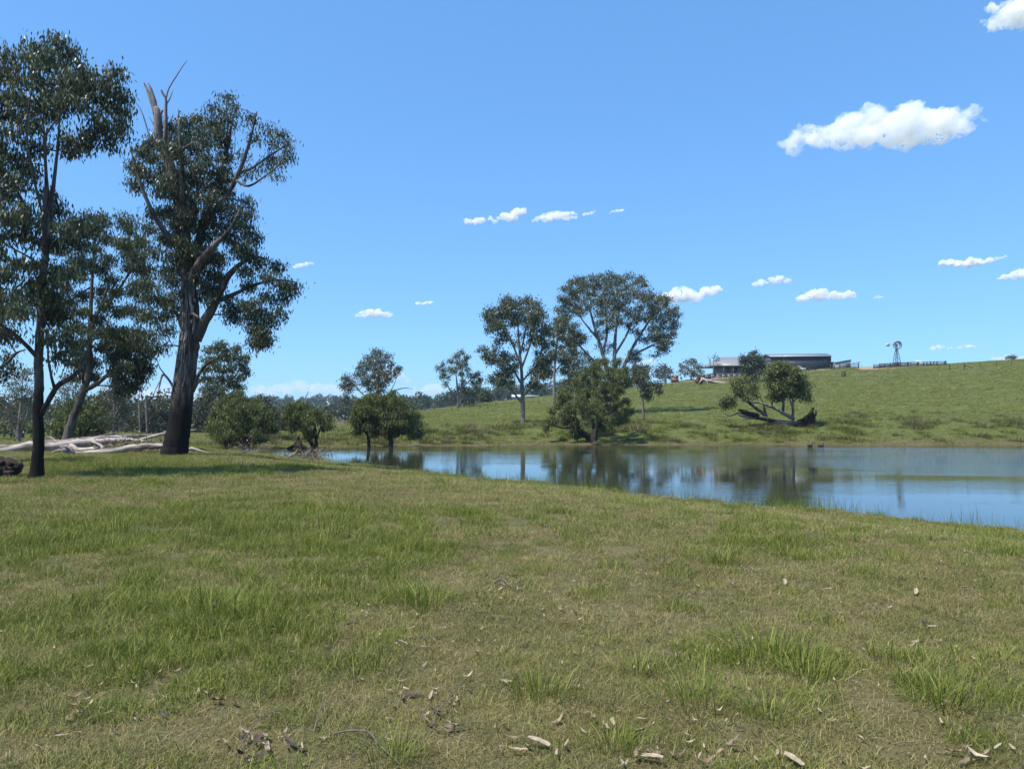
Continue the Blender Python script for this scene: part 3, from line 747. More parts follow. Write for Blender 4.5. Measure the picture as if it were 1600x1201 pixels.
for lab, dd, xs, top in (('dark rounded evergreen left of the massive trunk, second in the far clump', 128.0, (192, 232), 640), ('darkest broad domed evergreen nearest the left of the massive trunk', 122.0, (215, 272), 626),
                      ('dark evergreen seen between massive trunk and the waterside willow', 125.0, (296, 342), 630), ('flat topped dark tree behind the largest left bank willow', 118.0, (392, 428), 618),
                      ('dark low tree behind the small twin trunked willow', 140.0, (428, 462), 634), ('dark evergreen at the left end of the far clump', 135.0, (160, 198), 652)):
    c = sum(xs) / 2; h = xs[1] - xs[0]; by = 690
    tree('dark_evergreen_tree', lab, dd, [[(c, by, 5), (c, by - 20, 4), (c + 2, top + 22, 3)], [(c, by - 18, 3), (c - h * .25, top + 25, 2)], [(c, by - 18, 3), (c + h * .25, top + 24, 2)]],
         [([(xs[0], by - 4), (xs[0] - 2, top + 34), (xs[0] + h * .2, top + 10), (c, top), (xs[1] - h * .2, top + 8), (xs[1] + 2, top + 30), (xs[1], by - 6)], int(18 + h * .45), 8, 8, 8)],
         (0.42, 0.16, 0.4, 0.4, 3), M_BARK_DARK, M_DARKWOOD, group='dark trees beyond the left meadow')
# dead poles standing in the far clump
for i, (x, t) in enumerate(((217, 618), (228, 617))):
    dd = 118.0
    r_, o_ = tree('dead_tree', ('bare forked dead stem above the dark clump' if i == 0 else 'bare single dead stem above the dark clump'), dd, [[(x + 2, 690, 3), (x + 1, 650, 2.4), (x, t + 10, 1.6), (x - 1, t, 1)], [(x, t + 14, 1.4), (x + 4, t + 8, 1), (x + 5, t + 2, .7)] if i == 0 else [(x, t + 20, 1), (x - 2, t + 14, .8), (x - 4, t + 10, .6)]], [], MID, M_SNAG, M_GUM, cat='dead tree')
# --- willowy trees at the water's edge
WIL = (0.22, 0.06, 0.74, 0.17, 5)
def willow(name, label, d, limbs, crowns, **kw):
    return tree(name, label, d, limbs, crowns, WIL, M_BARK_DARK, M_WILLOW, cat='tree', depth=0.9, droop_twigs=0.32, twig_r=0.012, group='willowy trees at the water edge', **kw)
willow('willow_tree', 'largest willowy tree on the left bank beside the massive trunk', 54.5,
     [[(383, 700, 16), (382, 688, 12), (378, 670, 9), (374, 645, 6), (372, 625, 3)], [(383, 694, 8), (395, 680, 6), (408, 660, 5), (415, 640, 3)], [(381, 694, 7), (362, 688, 6), (346, 682, 5), (335, 672, 3)], [(380, 684, 6), (360, 660, 4), (345, 640, 3)]],
     [([(328, 660), (334, 640), (350, 622), (372, 612), (392, 618), (412, 632), (428, 650), (430, 672), (412, 678), (396, 680), (362, 678), (338, 682), (332, 674)], 50, 8.5, 9, 9), ([(340, 680), (375, 682), (370, 692), (345, 692)], 6, 6, 7, 8), ([(395, 680), (418, 674), (414, 688), (398, 690)], 5, 6, 7, 8)])
willow('willow_tree', 'small willowy tree with two leaning trunks and dead spike', 56.5,
     [[(493, 699, 7), (487, 693, 6), (478, 680, 5), (468, 665, 4), (462, 650, 3)], [(494, 698, 6), (494, 686, 5), (492, 670, 4), (495, 650, 3)], [(494, 690, 3), (500, 670, 2.4), (508, 655, 1.6)]],
     [([(450, 650), (453, 632), (470, 628), (484, 634), (500, 640), (514, 650), (519, 664), (508, 666), (498, 660), (486, 664), (476, 668), (466, 660), (456, 658)], 28, 7, 8, 8), ([(472, 665), (488, 668), (488, 684), (478, 682)], 5, 5, 6, 8), ([(450, 650), (456, 650), (458, 672), (452, 668)], 3, 4, 6, 7)])
willow('willow_tree', 'left one of the two touching willowy trees standing in water', 59.0,
     [[(577, 700, 6), (576, 688, 5), (574, 676, 4.5), (572, 655, 3), (575, 640, 2)], [(575, 680, 3), (562, 665, 2.4), (556, 650, 1.6)], [(576, 676, 3), (588, 655, 2.4), (592, 635, 1.6)]],
     [([(553, 660), (554, 640), (562, 625), (580, 616), (598, 618), (601, 648), (592, 668), (575, 666), (558, 668)], 32, 8, 9, 9), ([(550, 652), (560, 650), (566, 674), (553, 674)], 5, 5, 7, 8), ([(580, 665), (592, 662), (592, 680), (582, 680)], 3, 5, 6, 7)])
willow('willow_tree', 'right one of the two touching willowy trees, on a thick straight trunk', 58.5,
     [[(611, 704, 8), (611, 690, 7), (611, 678, 6), (612, 660, 4), (614, 640, 3)], [(611, 682, 4), (625, 668, 3), (642, 660, 2)], [(611, 676, 3), (600, 660, 2), (598, 645, 1.6)], [(612, 668, 3), (632, 650, 2.4), (640, 640, 1.6)]],
     [([(592, 640), (598, 618), (612, 612), (628, 622), (640, 638), (652, 645), (657, 660), (652, 672), (632, 672), (605, 674), (594, 664)], 36, 8, 9, 9), ([(640, 655), (659, 660), (657, 681), (640, 684), (630, 676)], 9, 6, 7, 8), ([(598, 668), (625, 672), (622, 684), (602, 684)], 5, 5, 7, 8)])
willow('willow_tree', 'biggest willowy bush tree below the tallest central gum', 65.0,
     [[(927, 695, 17), (927, 688, 13), (930, 675, 10), (938, 655, 7), (945, 630, 5), (944, 600, 3)], [(925, 690, 9), (915, 680, 8), (905, 665, 6), (898, 645, 4)], [(912, 676, 6), (895, 668, 5), (878, 668, 4), (862, 664, 3)], [(935, 665, 6), (955, 645, 4), (970, 630, 3)], [(930, 672, 6), (918, 640, 5), (915, 600, 3)]],
     [([(862, 640), (870, 618), (885, 602), (905, 590), (920, 570), (945, 562), (965, 562), (985, 575), (984, 600), (972, 615), (980, 630), (985, 646), (970, 660), (955, 650), (948, 662), (935, 660), (908, 664), (895, 672), (884, 656), (864, 656), (855, 658), (855, 648)], 78, 8.5, 9, 9), ([(850, 655), (866, 655), (868, 668), (852, 668)], 5, 5, 7, 8), ([(890, 668), (908, 668), (906, 682), (894, 680)], 4, 5, 7, 8), ([(935, 658), (958, 650), (956, 668), (940, 672)], 5, 6, 7, 8), ([(968, 640), (988, 640), (988, 650), (970, 656)], 4, 5, 7, 8)])
# --- gums over the pond and up the slope
def gum(label, px, py, limbs, crowns, d=None, leaf=MID, mat=None, bark=None, **kw):
    if d is None: d = hit(px, py, 64.0)
    return tree('gum_tree', label, d, limbs, crowns, leaf, bark or M_BARK_GREY, mat or M_GUM, cat='gum tree', **kw)
gum('left central gum with tall straight trunk on the slope', 817, 661,
    [[(817, 662, 8), (817, 640, 7), (816, 612, 6.5), (815, 580, 5), (812, 550, 4), (810, 520, 3), (808, 490, 2)],
     [(817, 632, 4), (808, 620, 3.4), (796, 606, 3), (786, 596, 2)], [(817, 620, 4), (830, 606, 3.4), (842, 592, 2.4)], [(815, 600, 4), (800, 575, 3), (780, 552, 2)],
     [(815, 575, 3.6), (826, 545, 3), (836, 510, 2)], [(814, 570, 3.4), (798, 530, 2.6), (785, 500, 1.8)], [(816, 596, 3), (836, 572, 2.4), (850, 555, 1.6)], [(813, 555, 3), (820, 520, 2.4), (826, 485, 1.6)]],
    [([(754, 492), (775, 478), (788, 466), (812, 462), (832, 468), (846, 484), (838, 500), (800, 505), (770, 515)], 30, 9, 9, 9),
     ([(762, 515), (790, 505), (795, 535), (770, 535)], 6, 8, 7, 8), ([(830, 490), (850, 490), (858, 520), (850, 555), (832, 545), (828, 515)], 15, 8, 8, 8),
     ([(752, 545), (775, 545), (805, 560), (808, 580), (785, 575), (755, 560)], 13, 8, 8, 9), ([(765, 590), (785, 575), (800, 582), (798, 598), (770, 600)], 8, 7, 8, 9),
     ([(835, 565), (856, 560), (855, 590), (842, 605), (828, 600), (832, 580)], 10, 7, 8, 9), ([(800, 510), (825, 505), (825, 545), (800, 545)], 4, 8, 6, 7)])
gum('gum half hidden between the two big central gums', 866, 613,
    [[(866, 616, 5), (866, 595, 4.4), (867, 570, 3.6), (870, 540, 2.6), (873, 515, 1.6)], [(867, 590, 2.4), (852, 572, 2), (845, 560, 1.4)], [(867, 580, 2.6), (884, 560, 2), (894, 540, 1.4)]],
    [([(848, 520), (862, 500), (880, 490), (896, 500), (904, 530), (900, 560), (880, 570), (860, 560), (850, 545)], 24, 8, 9, 9), ([(838, 560), (858, 555), (865, 578), (850, 590), (838, 580)], 8, 7, 8, 9), ([(876, 560), (900, 565), (900, 585), (880, 580)], 5, 7, 7, 8)], d=112.0, leaf=(0.36, 0.13, 0.55, 0.32, 3))
gum('grey leaved gum directly behind the biggest willowy bush', 900, 606,
    [[(898, 612, 4), (900, 590, 3), (902, 565, 2)], [(900, 595, 2), (885, 575, 1.4)], [(900, 590, 2), (918, 570, 1.4)]],
    [([(876, 580), (882, 556), (900, 545), (922, 548), (934, 565), (932, 600), (900, 606), (878, 602)], 26, 8, 8, 7)], d=118.0, leaf=(0.36, 0.13, 0.5, 0.34, 3), mat=M_GUM_GREY)
gum('tallest and broadest central gum with many fanning stems', 955, 640,
    [[(955, 645, 16), (955, 625, 13), (953, 600, 8), (946, 570, 6.4), (938, 540, 5), (930, 515, 4), (922, 485, 3), (915, 460, 2)],
     [(956, 620, 9), (959, 590, 7), (960, 555, 6), (962, 520, 4.4), (966, 485, 3), (970, 455, 2)], [(958, 622, 8), (968, 592, 6.4), (980, 560, 5.4), (996, 530, 4.4), (1012, 505, 3), (1024, 485, 2)],
     [(976, 568, 4.4), (995, 552, 3.6), (1018, 540, 3), (1040, 526, 2)], [(950, 590, 5), (932, 568, 4), (910, 545, 3), (890, 520, 2)], [(960, 555, 4), (978, 525, 3.4), (990, 495, 2.6), (1000, 465, 1.8)],
     [(942, 555, 4), (948, 520, 3.4), (946, 485, 2.4), (945, 455, 1.8)], [(936, 532, 3.4), (914, 505, 2.6), (896, 480, 1.8)], [(970, 590, 4), (985, 578, 3), (998, 560, 2)]],
    [([(874, 470), (885, 442), (912, 432), (940, 427), (970, 432), (985, 427), (1006, 438), (1012, 465), (985, 475), (960, 480), (930, 480), (905, 490), (880, 495), (868, 485)], 62, 10, 9, 9),
     ([(1000, 470), (1018, 458), (1045, 465), (1058, 490), (1056, 520), (1044, 548), (1025, 545), (1012, 525), (1020, 505), (1000, 495)], 36, 9, 9, 9),
     ([(930, 485), (965, 482), (1000, 480), (995, 505), (960, 512), (935, 510)], 19, 9, 8, 8), ([(868, 500), (890, 498), (915, 525), (895, 545), (872, 530)], 16, 9, 8, 8),
     ([(982, 552), (998, 545), (1000, 562), (985, 565)], 4, 6, 7, 8), ([(1028, 545), (1034, 548), (1032, 560), (1026, 556)], 2, 4, 5, 6), ([(930, 515), (950, 515), (955, 550), (935, 545)], 6, 8, 6, 7), ([(990, 515), (1015, 520), (1012, 535), (992, 530)], 4, 7, 7, 7)], d=94.0)
gum('small drooping gum right of the biggest willowy bush', 1003, 628,
    [[(1006, 630, 4), (1003, 612, 3), (1000, 598, 2), (1000, 580, 1.4)], [(1003, 606, 2), (1014, 598, 1.8), (1028, 602, 1.2), (1031, 612, .9)], [(1000, 600, 1.6), (990, 588, 1.2)]],
    [([(988, 582), (992, 572), (1012, 572), (1012, 592), (995, 598)], 11, 6, 8, 8), ([(1004, 602), (1015, 598), (1018, 618), (1008, 620)], 6, 5, 7, 8), ([(1024, 600), (1031, 600), (1030, 614), (1026, 614)], 4, 4, 6, 7)], d=80.0, leaf=(0.28, 0.09, 0.65, 0.24, 3))
gum('lone gum on the skyline of the slope left of centre', 722, 637,
    [[(716, 638, 5), (716, 620, 4), (714, 600, 3), (712, 575, 2)], [(718, 637, 4), (721, 610, 3), (722, 580, 2), (720, 560, 1.4)], [(725, 636, 3), (729, 618, 2.4), (735, 600, 1.6)], [(715, 622, 2), (702, 606, 1.6), (692, 590, 1.2)], [(722, 606, 2), (738, 590, 1.6), (745, 580, 1.2)]],
    [([(702, 560), (716, 548), (730, 550), (732, 575), (722, 590), (705, 580)], 14, 6, 7, 7), ([(682, 575), (695, 568), (704, 585), (698, 605), (688, 590)], 8, 6, 6, 7), ([(728, 585), (748, 582), (755, 605), (742, 618), (726, 612), (715, 605)], 14, 6, 7, 8), ([(724, 622), (736, 618), (738, 628), (726, 632)], 3, 5, 6, 7)], leaf=(0.38, 0.15, 0.5, 0.3, 3))
gum('gum with half bare crown rising behind the two touching willowy trees', 590, 660,
    [[(588, 664, 5), (588, 640, 4.4), (590, 610, 3.6), (592, 580, 2.6), (590, 560, 1.6)], [(589, 620, 3), (602, 595, 2.2), (612, 575, 1.4)], [(588, 632, 3), (566, 615, 2.2), (548, 595, 1.6), (540, 590, 1)], [(589, 628, 2.6), (612, 612, 2), (632, 606, 1.4), (645, 608, .8)], [(610, 612, 1.4), (618, 595, 1.1), (622, 580, .8)], [(618, 610, 1.2), (632, 622, 1), (640, 624, .7)]],
    [([(555, 575), (568, 560), (588, 546), (605, 552), (620, 570), (625, 585), (605, 592), (590, 605), (570, 600), (556, 590)], 30, 7, 8, 8), ([(532, 590), (545, 585), (556, 600), (545, 612), (532, 606)], 8, 6, 7, 7), ([(530, 620), (545, 618), (548, 630), (534, 630)], 4, 5, 6, 7), ([(570, 600), (600, 600), (605, 615), (575, 615)], 6, 6, 6, 7)], d=104.0, leaf=(0.32, 0.12, 0.5, 0.3, 3), mat=M_GUM_GREY)
# far gums by the farm
FAR = (0.62, 0.28, 0.35, 0.5, 2)
for lab, px, by, poly, dd in (('round gum on the skyline left of the farm house', 1080, 590, [(1060, 585), (1062, 572), (1072, 562), (1086, 563), (1095, 572), (1096, 588)], 212.0),
                         ('low grey gum on the skyline behind the digger', 1040, 592, [(1020, 590), (1024, 575), (1036, 572), (1048, 575), (1052, 590)], 215.0),
                         ('small gum at the end of the skyline gums left of the digger', 1000, 600, [(985, 600), (988, 575), (998, 568), (1008, 576), (1010, 600)], 210.0)):
    gum(lab, px, by, [[(px, by + 2, 3), (px, by - 10, 2.4), (px + 1, by - 20, 1.6)], [(px, by - 8, 1.6), (px - 8, by - 14, 1)], [(px, by - 8, 1.6), (px + 8, by - 14, 1)]], [(poly, 16, 6, 6, 6)], d=dd, leaf=FAR, mat=M_GUM_GREY)
gum('dense gum growing in front of the farm house', 1178, 590, [[(1176, 594, 4), (1176, 582, 3), (1177, 565, 2)], [(1176, 584, 2), (1166, 572, 1.2)], [(1176, 582, 2), (1186, 570, 1.2)]],
    [([(1160, 588), (1164, 570), (1157, 562), (1160, 556), (1167, 562), (1168, 552), (1178, 548), (1190, 556), (1196, 568), (1192, 582), (1182, 592), (1168, 592)], 26, 6, 8, 8)], d=hit(1178, 597, 64.0), leaf=(0.5, 0.22, 0.4, 0.4, 3), mat=M_DARKWOOD)
gum('spindly half bare tree behind the left roof of the house', 1112, 572, [[(1115, 574, 1.6), (1115, 562, 1.2), (1117, 555, .8)], [(1110, 572, 1.4), (1108, 560, 1), (1105, 556, .6)], [(1110, 566, 1), (1110, 556, .6)]], [([(1114, 562), (1116, 555), (1123, 556), (1122, 564)], 5, 3, 4, 4)], d=222.0, leaf=(0.4, 0.2, .4, .3, 2))
gum('tiny flat topped tree on the far right ridge', 1580, 562, [[(1580, 564, 1.4), (1580, 558, 1)], [(1580, 560, .8), (1575, 557, .6)]], [([(1572, 559), (1576, 556), (1585, 556), (1588, 559)], 8, 3, 4, 5)], d=224.0, leaf=(0.5, 0.2, .3, .3, 2))
gum('small dark tree beside the lone skyline gum', 758, 628, [[(757, 632, 3), (757, 622, 2)], [(757, 626, 1.5), (750, 618, 1)]], [([(748, 630), (750, 620), (757, 614), (765, 618), (764, 629)], 9, 4, 6, 6)], d=175.0, leaf=FAR, mat=M_DARKWOOD)
# ------------------------------------------------------------------ far woods (one mass each)
def wood(name, label, px0, px1, d0, d1, n, hh, mat, per=60, leaf=0.9):
    V = []; F = []; T = []; nv = 0
    tr = MB()
    for _ in range(n):
        d = rng.uniform(d0, d1); px = rng.uniform(px0, px1)
        x = (px - 800) / F_PX * d; z = gz(x, d); h = hh * rng.uniform(0.65, 1.25)
        r = h * rng.uniform(0.3, 0.45)
        q = rng.normal(size=(per, 3)); q = q / np.linalg.norm(q, axis=1)[:, None] * (rng.random(per) ** 0.35)[:, None]
        c = np.array([x, d, z + h * 0.62]) + q * np.array([r, r, h * 0.38])
        v, f, t = leaves_at(c, leaf * 1.3, leaf, 0.2, r * 0.12, 3)
        t = np.clip(t * 0.6 + rng.uniform(0, .4), 0, 1)
        V.append(v); F.append(f + nv); T.append(t); nv += len(v)
        tr.tube([(x, d, z - .3), (x, d, z + h * .6)], [0.15 * h / 8, 0.08 * h / 8], 4, 0, False)
    tag(link(name, mesh_np(name, np.vstack(V), np.vstack(F), mat, {'v': np.concatenate(T)})), label, 'woodland', kind='stuff')
    o = bpy.data.objects[name] if name in bpy.data.objects else None
    tr.build('trunk', M_BARK_GREY, o)
wood('left_woodland', 'dark belt of trees beyond the left meadow', -150, 345, 150, 230, 95, 7.5, M_DARKWOOD, 70, 0.55)
wood('near_scrub', 'low scrub beyond the fallen logs at the far left', -150, 110, 80, 120, 60, 2.2, M_BUSHY, 45, 0.3)
wood('ridge_woodland', 'dark wooded ridge behind the green slope', 560, 1010, 390, 520, 190, 9.0, M_DARKWOOD, 60, 0.9)
wood('valley_woodland', 'dark trees in the dip between the slope and the far hills', 330, 660, 235, 400, 130, 6.5, M_DARKWOOD, 60, 0.7)
wood('distant_woodland', 'blue distant wooded hills at the left of the slope', -200, 720, 540, 1100, 700, 12.0, M_DARKWOOD, 40, 1.9)

# ------------------------------------------------------------------ farm on the hill
def G(px, d):
    x = ray(px, 600)[0] * d
    return np.array([x, d, gz(x, d)])
M_ROOF = plain('pale_steel_roof', (0.19, 0.19, 0.20), 0.45, 0.0, .06, .6)
M_WALLW = plain('cream_board_wall', (0.30, 0.30, 0.29), .7)
M_DARKWALL = plain('dark_slate_steel', (0.030, 0.034, 0.045), .5, 0, .12, .8)
M_GLASS = plain('dark_window_glass', (0.012, 0.014, 0.02), .08)
M_TIMBER = plain('dark_yard_timber', (0.035, 0.026, 0.022), .85, 0, .3, 4)
M_POST = plain('weathered_post', (0.10, 0.085, 0.07), .9, 0, .3, 6)
M_STEELP = plain('steel_picket', (0.05, 0.05, 0.05), .6)
M_GALV = plain('galvanised_sheet', (0.34, 0.36, 0.38), .45, .2, .1, 1.2)
M_RED = plain('red_brown_sheet', (0.14, 0.035, 0.025), .6, 0, .15, 1)
M_WHITE = plain('white_paint', (0.75, 0.75, 0.74), .3, 0, .04)
M_ORANGE = plain('faded_orange_paint', (0.26, 0.115, 0.035), .6, 0, .25, 2)
M_BLACK = plain('black_rubber', (0.012, 0.012, 0.012), .8)
M_DIRT = plain('tan_bare_earth', (0.27, 0.18, 0.12), .95, 0, .3, .8, .3)
M_SOIL = plain('red_root_soil', (0.085, 0.040, 0.026), .95, 0, .4, 2, .6)
def part(name, parent, mat, fn):
    mb = MB(); fn(mb); return mb.build(name, mat, parent)
def prism(mb, pts, y0, y1):
    """vertical outline pts (x,z) of 4 corners extruded along y"""
    a = [(x, y0, z) for x, z in pts]; b = [(x, y1, z) for x, z in pts]
    mb.add(a + b, [[0, 1, 2, 3], [7, 6, 5, 4], [0, 4, 5, 1], [1, 5, 6, 2], [2, 6, 7, 3], [3, 7, 4, 0]])
# farm house: hip roof over a deep verandah
hb = G(1150, 229.0); hb[2] = P(1150, 584.5, 229.0)[2]
k = 229.0 / F_PX
house = empty('farm_house', hb, 'low farm house with wide grey hip roof and shaded verandah', 'house', rz=0.06)
WX, DX = 9.6, 6.5
part('wall', house, M_WALLW, lambda m: m.box((1.4, 1.2, 1.0), (14.0, 8.0, 3.0)))
part('verandah_floor', house, M_TIMBER, lambda m: m.box((0, 0, -0.75), (18.6, 12.6, 1.5)))
def hip(m):
    e, r, z0, z1 = (WX, DX), 5.6, 2.35, 5.4
    V = [(-e[0], -e[1], z0), (e[0], -e[1], z0), (e[0], e[1], z0), (-e[0], e[1], z0), (-r + 1.2, 0, z1), (r, 0, z1),
         (-e[0], -e[1], z0 - .18), (e[0], -e[1], z0 - .18), (e[0], e[1], z0 - .18), (-e[0], e[1], z0 - .18)]
    m.add(V, [[0, 1, 5, 4], [2, 3, 4, 5], [6, 9, 8, 7], [0, 6, 7, 1], [1, 7, 8, 2], [2, 8, 9, 3], [3, 9, 6, 0]])
    m.tri = [[1, 2, 5], [3, 0, 4]]
part('roof', house, M_ROOF, hip)
for i in range(7):
    x = -9.2 + i * 18.4 / 6
    part('verandah_post', house, M_WALLW, lambda m: m.box((x, -6.2, 1.1), (.16, .16, 2.2)))
for x, ww in ((-3.6, 1.6), (-1.2, 1.8), (1.6, 2.2), (4.8, 1.8)):
    wd = part('window', house, M_WHITE, lambda m: m.box((x, -2.83, 1.1), (ww, .06, 1.9)))
    part('pane', wd, M_GLASS, lambda m: m.box((x, -2.87, 1.1), (ww - .16, .04, 1.74)))
part('verandah_rail', house, M_TIMBER, lambda m: [m.box((-2, -6.2, .75), (14.0, .06, .09)), m.box((-2, -6.2, .4), (14.0, .05, .07))])
# retaining wall below the lawn
a = G(1094, 214.0); a2 = G(1172, 216.0)
a[2] = P(1094, 592, 214.0)[2]; a2[2] = P(1172, 590.5, 216.0)[2]
rw = empty('retaining_wall', a, 'long low dark retaining wall with pale posts below the house lawn', 'wall')
t = a2 - a; n_ = 9
for i in range(n_):
    p0 = t * i / n_; p1 = t * (i + 1) / n_
    part('wall_panel', rw, M_DARKWALL, lambda m: m.bar(p0 * .995 + p1 * .005 + [0, 0, .35], p1 * .995 + p0 * .005 + [0, 0, .35], 1.7, .18) if False else m.box((p0 + p1) / 2 + [0, 0, .2], (np.linalg.norm(t[:2]) / n_ - .06, .2, 1.9), math.atan2(t[1], t[0])))
    part('post', rw, M_WALLW, lambda m: m.box(p0 + [0, -.16, .25], (.12, .12, 1.95)))
# big dark shed
sb = G(1244, 243.0); sb[2] = P(1244, 577.5, 243.0)[2]
shed = empty('machinery_shed', sb, 'long dark slate steel shed with pale low pitched roof', 'shed', rz=-0.10)
SW, SD, SH = 9.6, 5.5, 4.0
part('wall', shed, M_DARKWALL, lambda m: prism(m, [(-SW, -1.6), (SW, -1.6), (SW, SH), (-SW, SH)], -SD, SD))
def gab(m):
    for s in (-1, 1):
        m.add([(-SW - .3, s * (SD + .35), SH - .02), (SW + .3, s * (SD + .35), SH - .02), (SW + .3, 0, SH + 1.15), (-SW - .3, 0, SH + 1.15),
               (-SW - .3, s * (SD + .35), SH + .14), (SW + .3, s * (SD + .35), SH + .14), (SW + .3, 0, SH + 1.3), (-SW - .3, 0, SH + 1.3)],
              [[0, 1, 2, 3], [7, 6, 5, 4], [0, 4, 5, 1], [1, 5, 6, 2], [3, 2, 6, 7], [0, 3, 7, 4]])
part('roof', shed, M_ROOF, gab)
part('gutter', shed, M_WHITE, lambda m: m.box((0, -SD - .42, SH + .05), (2 * SW + .6, .14, .16)))
for i in range(13):
    x = -SW + .4 + i * (2 * SW - .8) / 12
    part('wall_rib', shed, M_DARKWALL, lambda m: m.box((x, -SD - .03, SH / 2 - .8), (.09, .06, SH + 1.4)))
def small_shed(name, label, px0, px1, d, ytop_l, ytop_r, ybase, mat, depth=4.0):
    p0 = P(px0, ybase, d); p1 = P(px1, ybase, d)
    r = empty(name, p0, label, 'shed')
    w_ = p1[0] - p0[0]; hl = P(px0, ytop_l, d)[2] - p0[2]; hr = P(px1, ytop_r, d)[2] - p0[2]
    part('wall', r, mat, lambda m: prism(m, [(0, -1.5), (w_, -1.5), (w_, hr), (0, hl)], 0, depth))
    part('roof', r, M_GALV if mat is not M_GALV else M_ROOF, lambda m: m.add([(-.15, -.2, hl + .03), (w_ + .15, -.2, hr + .03), (w_ + .15, depth + .2, hr + .03), (-.15, depth + .2, hl + .03), (-.15, -.2, hl + .12), (w_ + .15, -.2, hr + .12), (w_ + .15, depth + .2, hr + .12), (-.15, depth + .2, hl + .12)], [[3, 2, 1, 0], [4, 5, 6, 7], [0, 1, 5, 4], [1, 2, 6, 5], [2, 3, 7, 6], [3, 0, 4, 7]]))
    nw = max(2, int(w_ / 1.1))
    for i in range(1, nw):
        x = w_ * i / nw; h = hl + (hr - hl) * i / nw
        part('wall_rib', r, mat, lambda m: m.box((x, -.03, h / 2), (.06, .05, h - .05)))
    return r
small_shed('skillion_shed', 'pale galvanised skillion shed right of the dark shed', 1304, 1330, 236.0, 566.5, 562, 574, M_GALV)
small_shed('lean_to', 'small red brown lean-to between dark shed and pale shed', 1291, 1304, 238.0, 566, 566, 574, M_RED, 3.0)
# wash house seen through the tree between house and shed
small_shed('carport', 'pale low carport between the house and the dark shed', 1192, 1206, 235.0, 563, 563, 580, M_WALLW, 5.0)
# far homestead behind the slope
fb = P(821, 623, 320.0)
fh = empty('distant_farm_building', fb, 'distant long farm building with white roof behind the slope', 'building')
part('wall', fh, M_WALLW, lambda m: m.box((0, 2, -2), (11, 6, 6)))
part('roof', fh, M_WHITE, lambda m: [m.add([(-6, -1.4, .9), (0, -1.4, .9), (0, 2, 1.9), (-6, 2, 1.9)], [[0, 1, 2, 3]]), m.box((3, 1.6, 1.3), (6, 6.4, .3))])
# windmill
wb = G(1402, 222.0); hub = P(1401.5, 539, 222.0)
mill = empty('windmill', wb, 'steel windmill pump with round bladed wheel on lattice tower', 'windmill')
H = hub[2] - wb[2]
for sx in (-1, 1):
    for sy in (-1, 1):
        part('leg', mill, M_STEELP, lambda m: m.bar((sx * .95, sy * .95, -.3), (sx * .12, sy * .12, H - .3), .11))
for j in range(5):
    f0 = j / 5; f1 = (j + 1) / 5; s0 = .95 - .83 * f0; s1 = .95 - .83 * f1; z0 = H * .96 * f0; z1 = H * .96 * f1
    def br_(m):
        for c0, c1 in (((-1, -1), (1, -1)), ((1, -1), (1, 1)), ((1, 1), (-1, 1)), ((-1, 1), (-1, -1))):
            m.bar((c0[0] * s1, c0[1] * s1, z1), (c1[0] * s1, c1[1] * s1, z1), .05)
            m.bar((c0[0] * s0, c0[1] * s0, z0), (c1[0] * s1, c1[1] * s1, z1), .04)
    part('brace', mill, M_STEELP, br_)
part('pump_rod', mill, M_STEELP, lambda m: m.bar((0, 0, 0), (0, 0, H), .06))
wheel = part('wheel', mill, M_STEELP, lambda m: m.tube([(0, -.75, H), (0, -.2, H)], [.18, .18], 8))
for rr in (.62, 1.28):
    ring = MB()
    for i in range(24):
        q0, q1 = 2 * PI * i / 24, 2 * PI * (i + 1) / 24
        ring.bar((rr * math.cos(q0), -.55, H + rr * math.sin(q0)), (rr * math.cos(q1), -.55, H + rr * math.sin(q1)), .05)
    ring.build('ring', M_STEELP, wheel)
for i in range(6):
    q = 2 * PI * i / 6
    part('spoke', wheel, M_STEELP, lambda m: m.bar((0, -.5, H), (1.28 * math.cos(q), -.55, H + 1.28 * math.sin(q)), .05))
for i in range(18):
    q = 2 * PI * i / 18; c, s = math.cos(q), math.sin(q); tx, tz = -s, c
    def blade(m):
        for r0, w0, r1, w1 in ((.58, .09, 1.42, .20),):
            A = np.array([(r0 * c - w0 * tx, -.66, H + r0 * s - w0 * tz), (r0 * c + w0 * tx, -.48, H + r0 * s + w0 * tz), (r1 * c + w1 * tx, -.40, H + r1 * s + w1 * tz), (r1 * c - w1 * tx, -.74, H + r1 * s - w1 * tz)])
            m.add(np.vstack([A, A + [0, .02, 0]]), [[0, 1, 2, 3], [7, 6, 5, 4], [0, 4, 5, 1], [2, 6, 7, 3], [1, 5, 6, 2], [3, 7, 4, 0]])
    part('blade', wheel, M_GALV, blade)
vane = part('tail_vane', mill, M_GALV, lambda m: m.add([(-3.2, -.05, H - .42), (-2.1, -.05, H - .34), (-2.1, -.05, H + .40), (-3.05, -.05, H + .55), (-3.2, -.02, H - .42), (-2.1, -.02, H - .34), (-2.1, -.02, H + .40), (-3.05, -.02, H + .55)], [[0, 1, 2, 3], [7, 6, 5, 4], [0, 4, 5, 1], [1, 5, 6, 2], [2, 6, 7, 3], [3, 7, 4, 0]]))
part('tail_arm', mill, M_STEELP, lambda m: m.bar((-2.2, -.035, H), (0, -.035, H), .05))
part('gear_head', mill, M_STEELP, lambda m: m.box((0, 0, H + .05), (.35, .5, .5)))
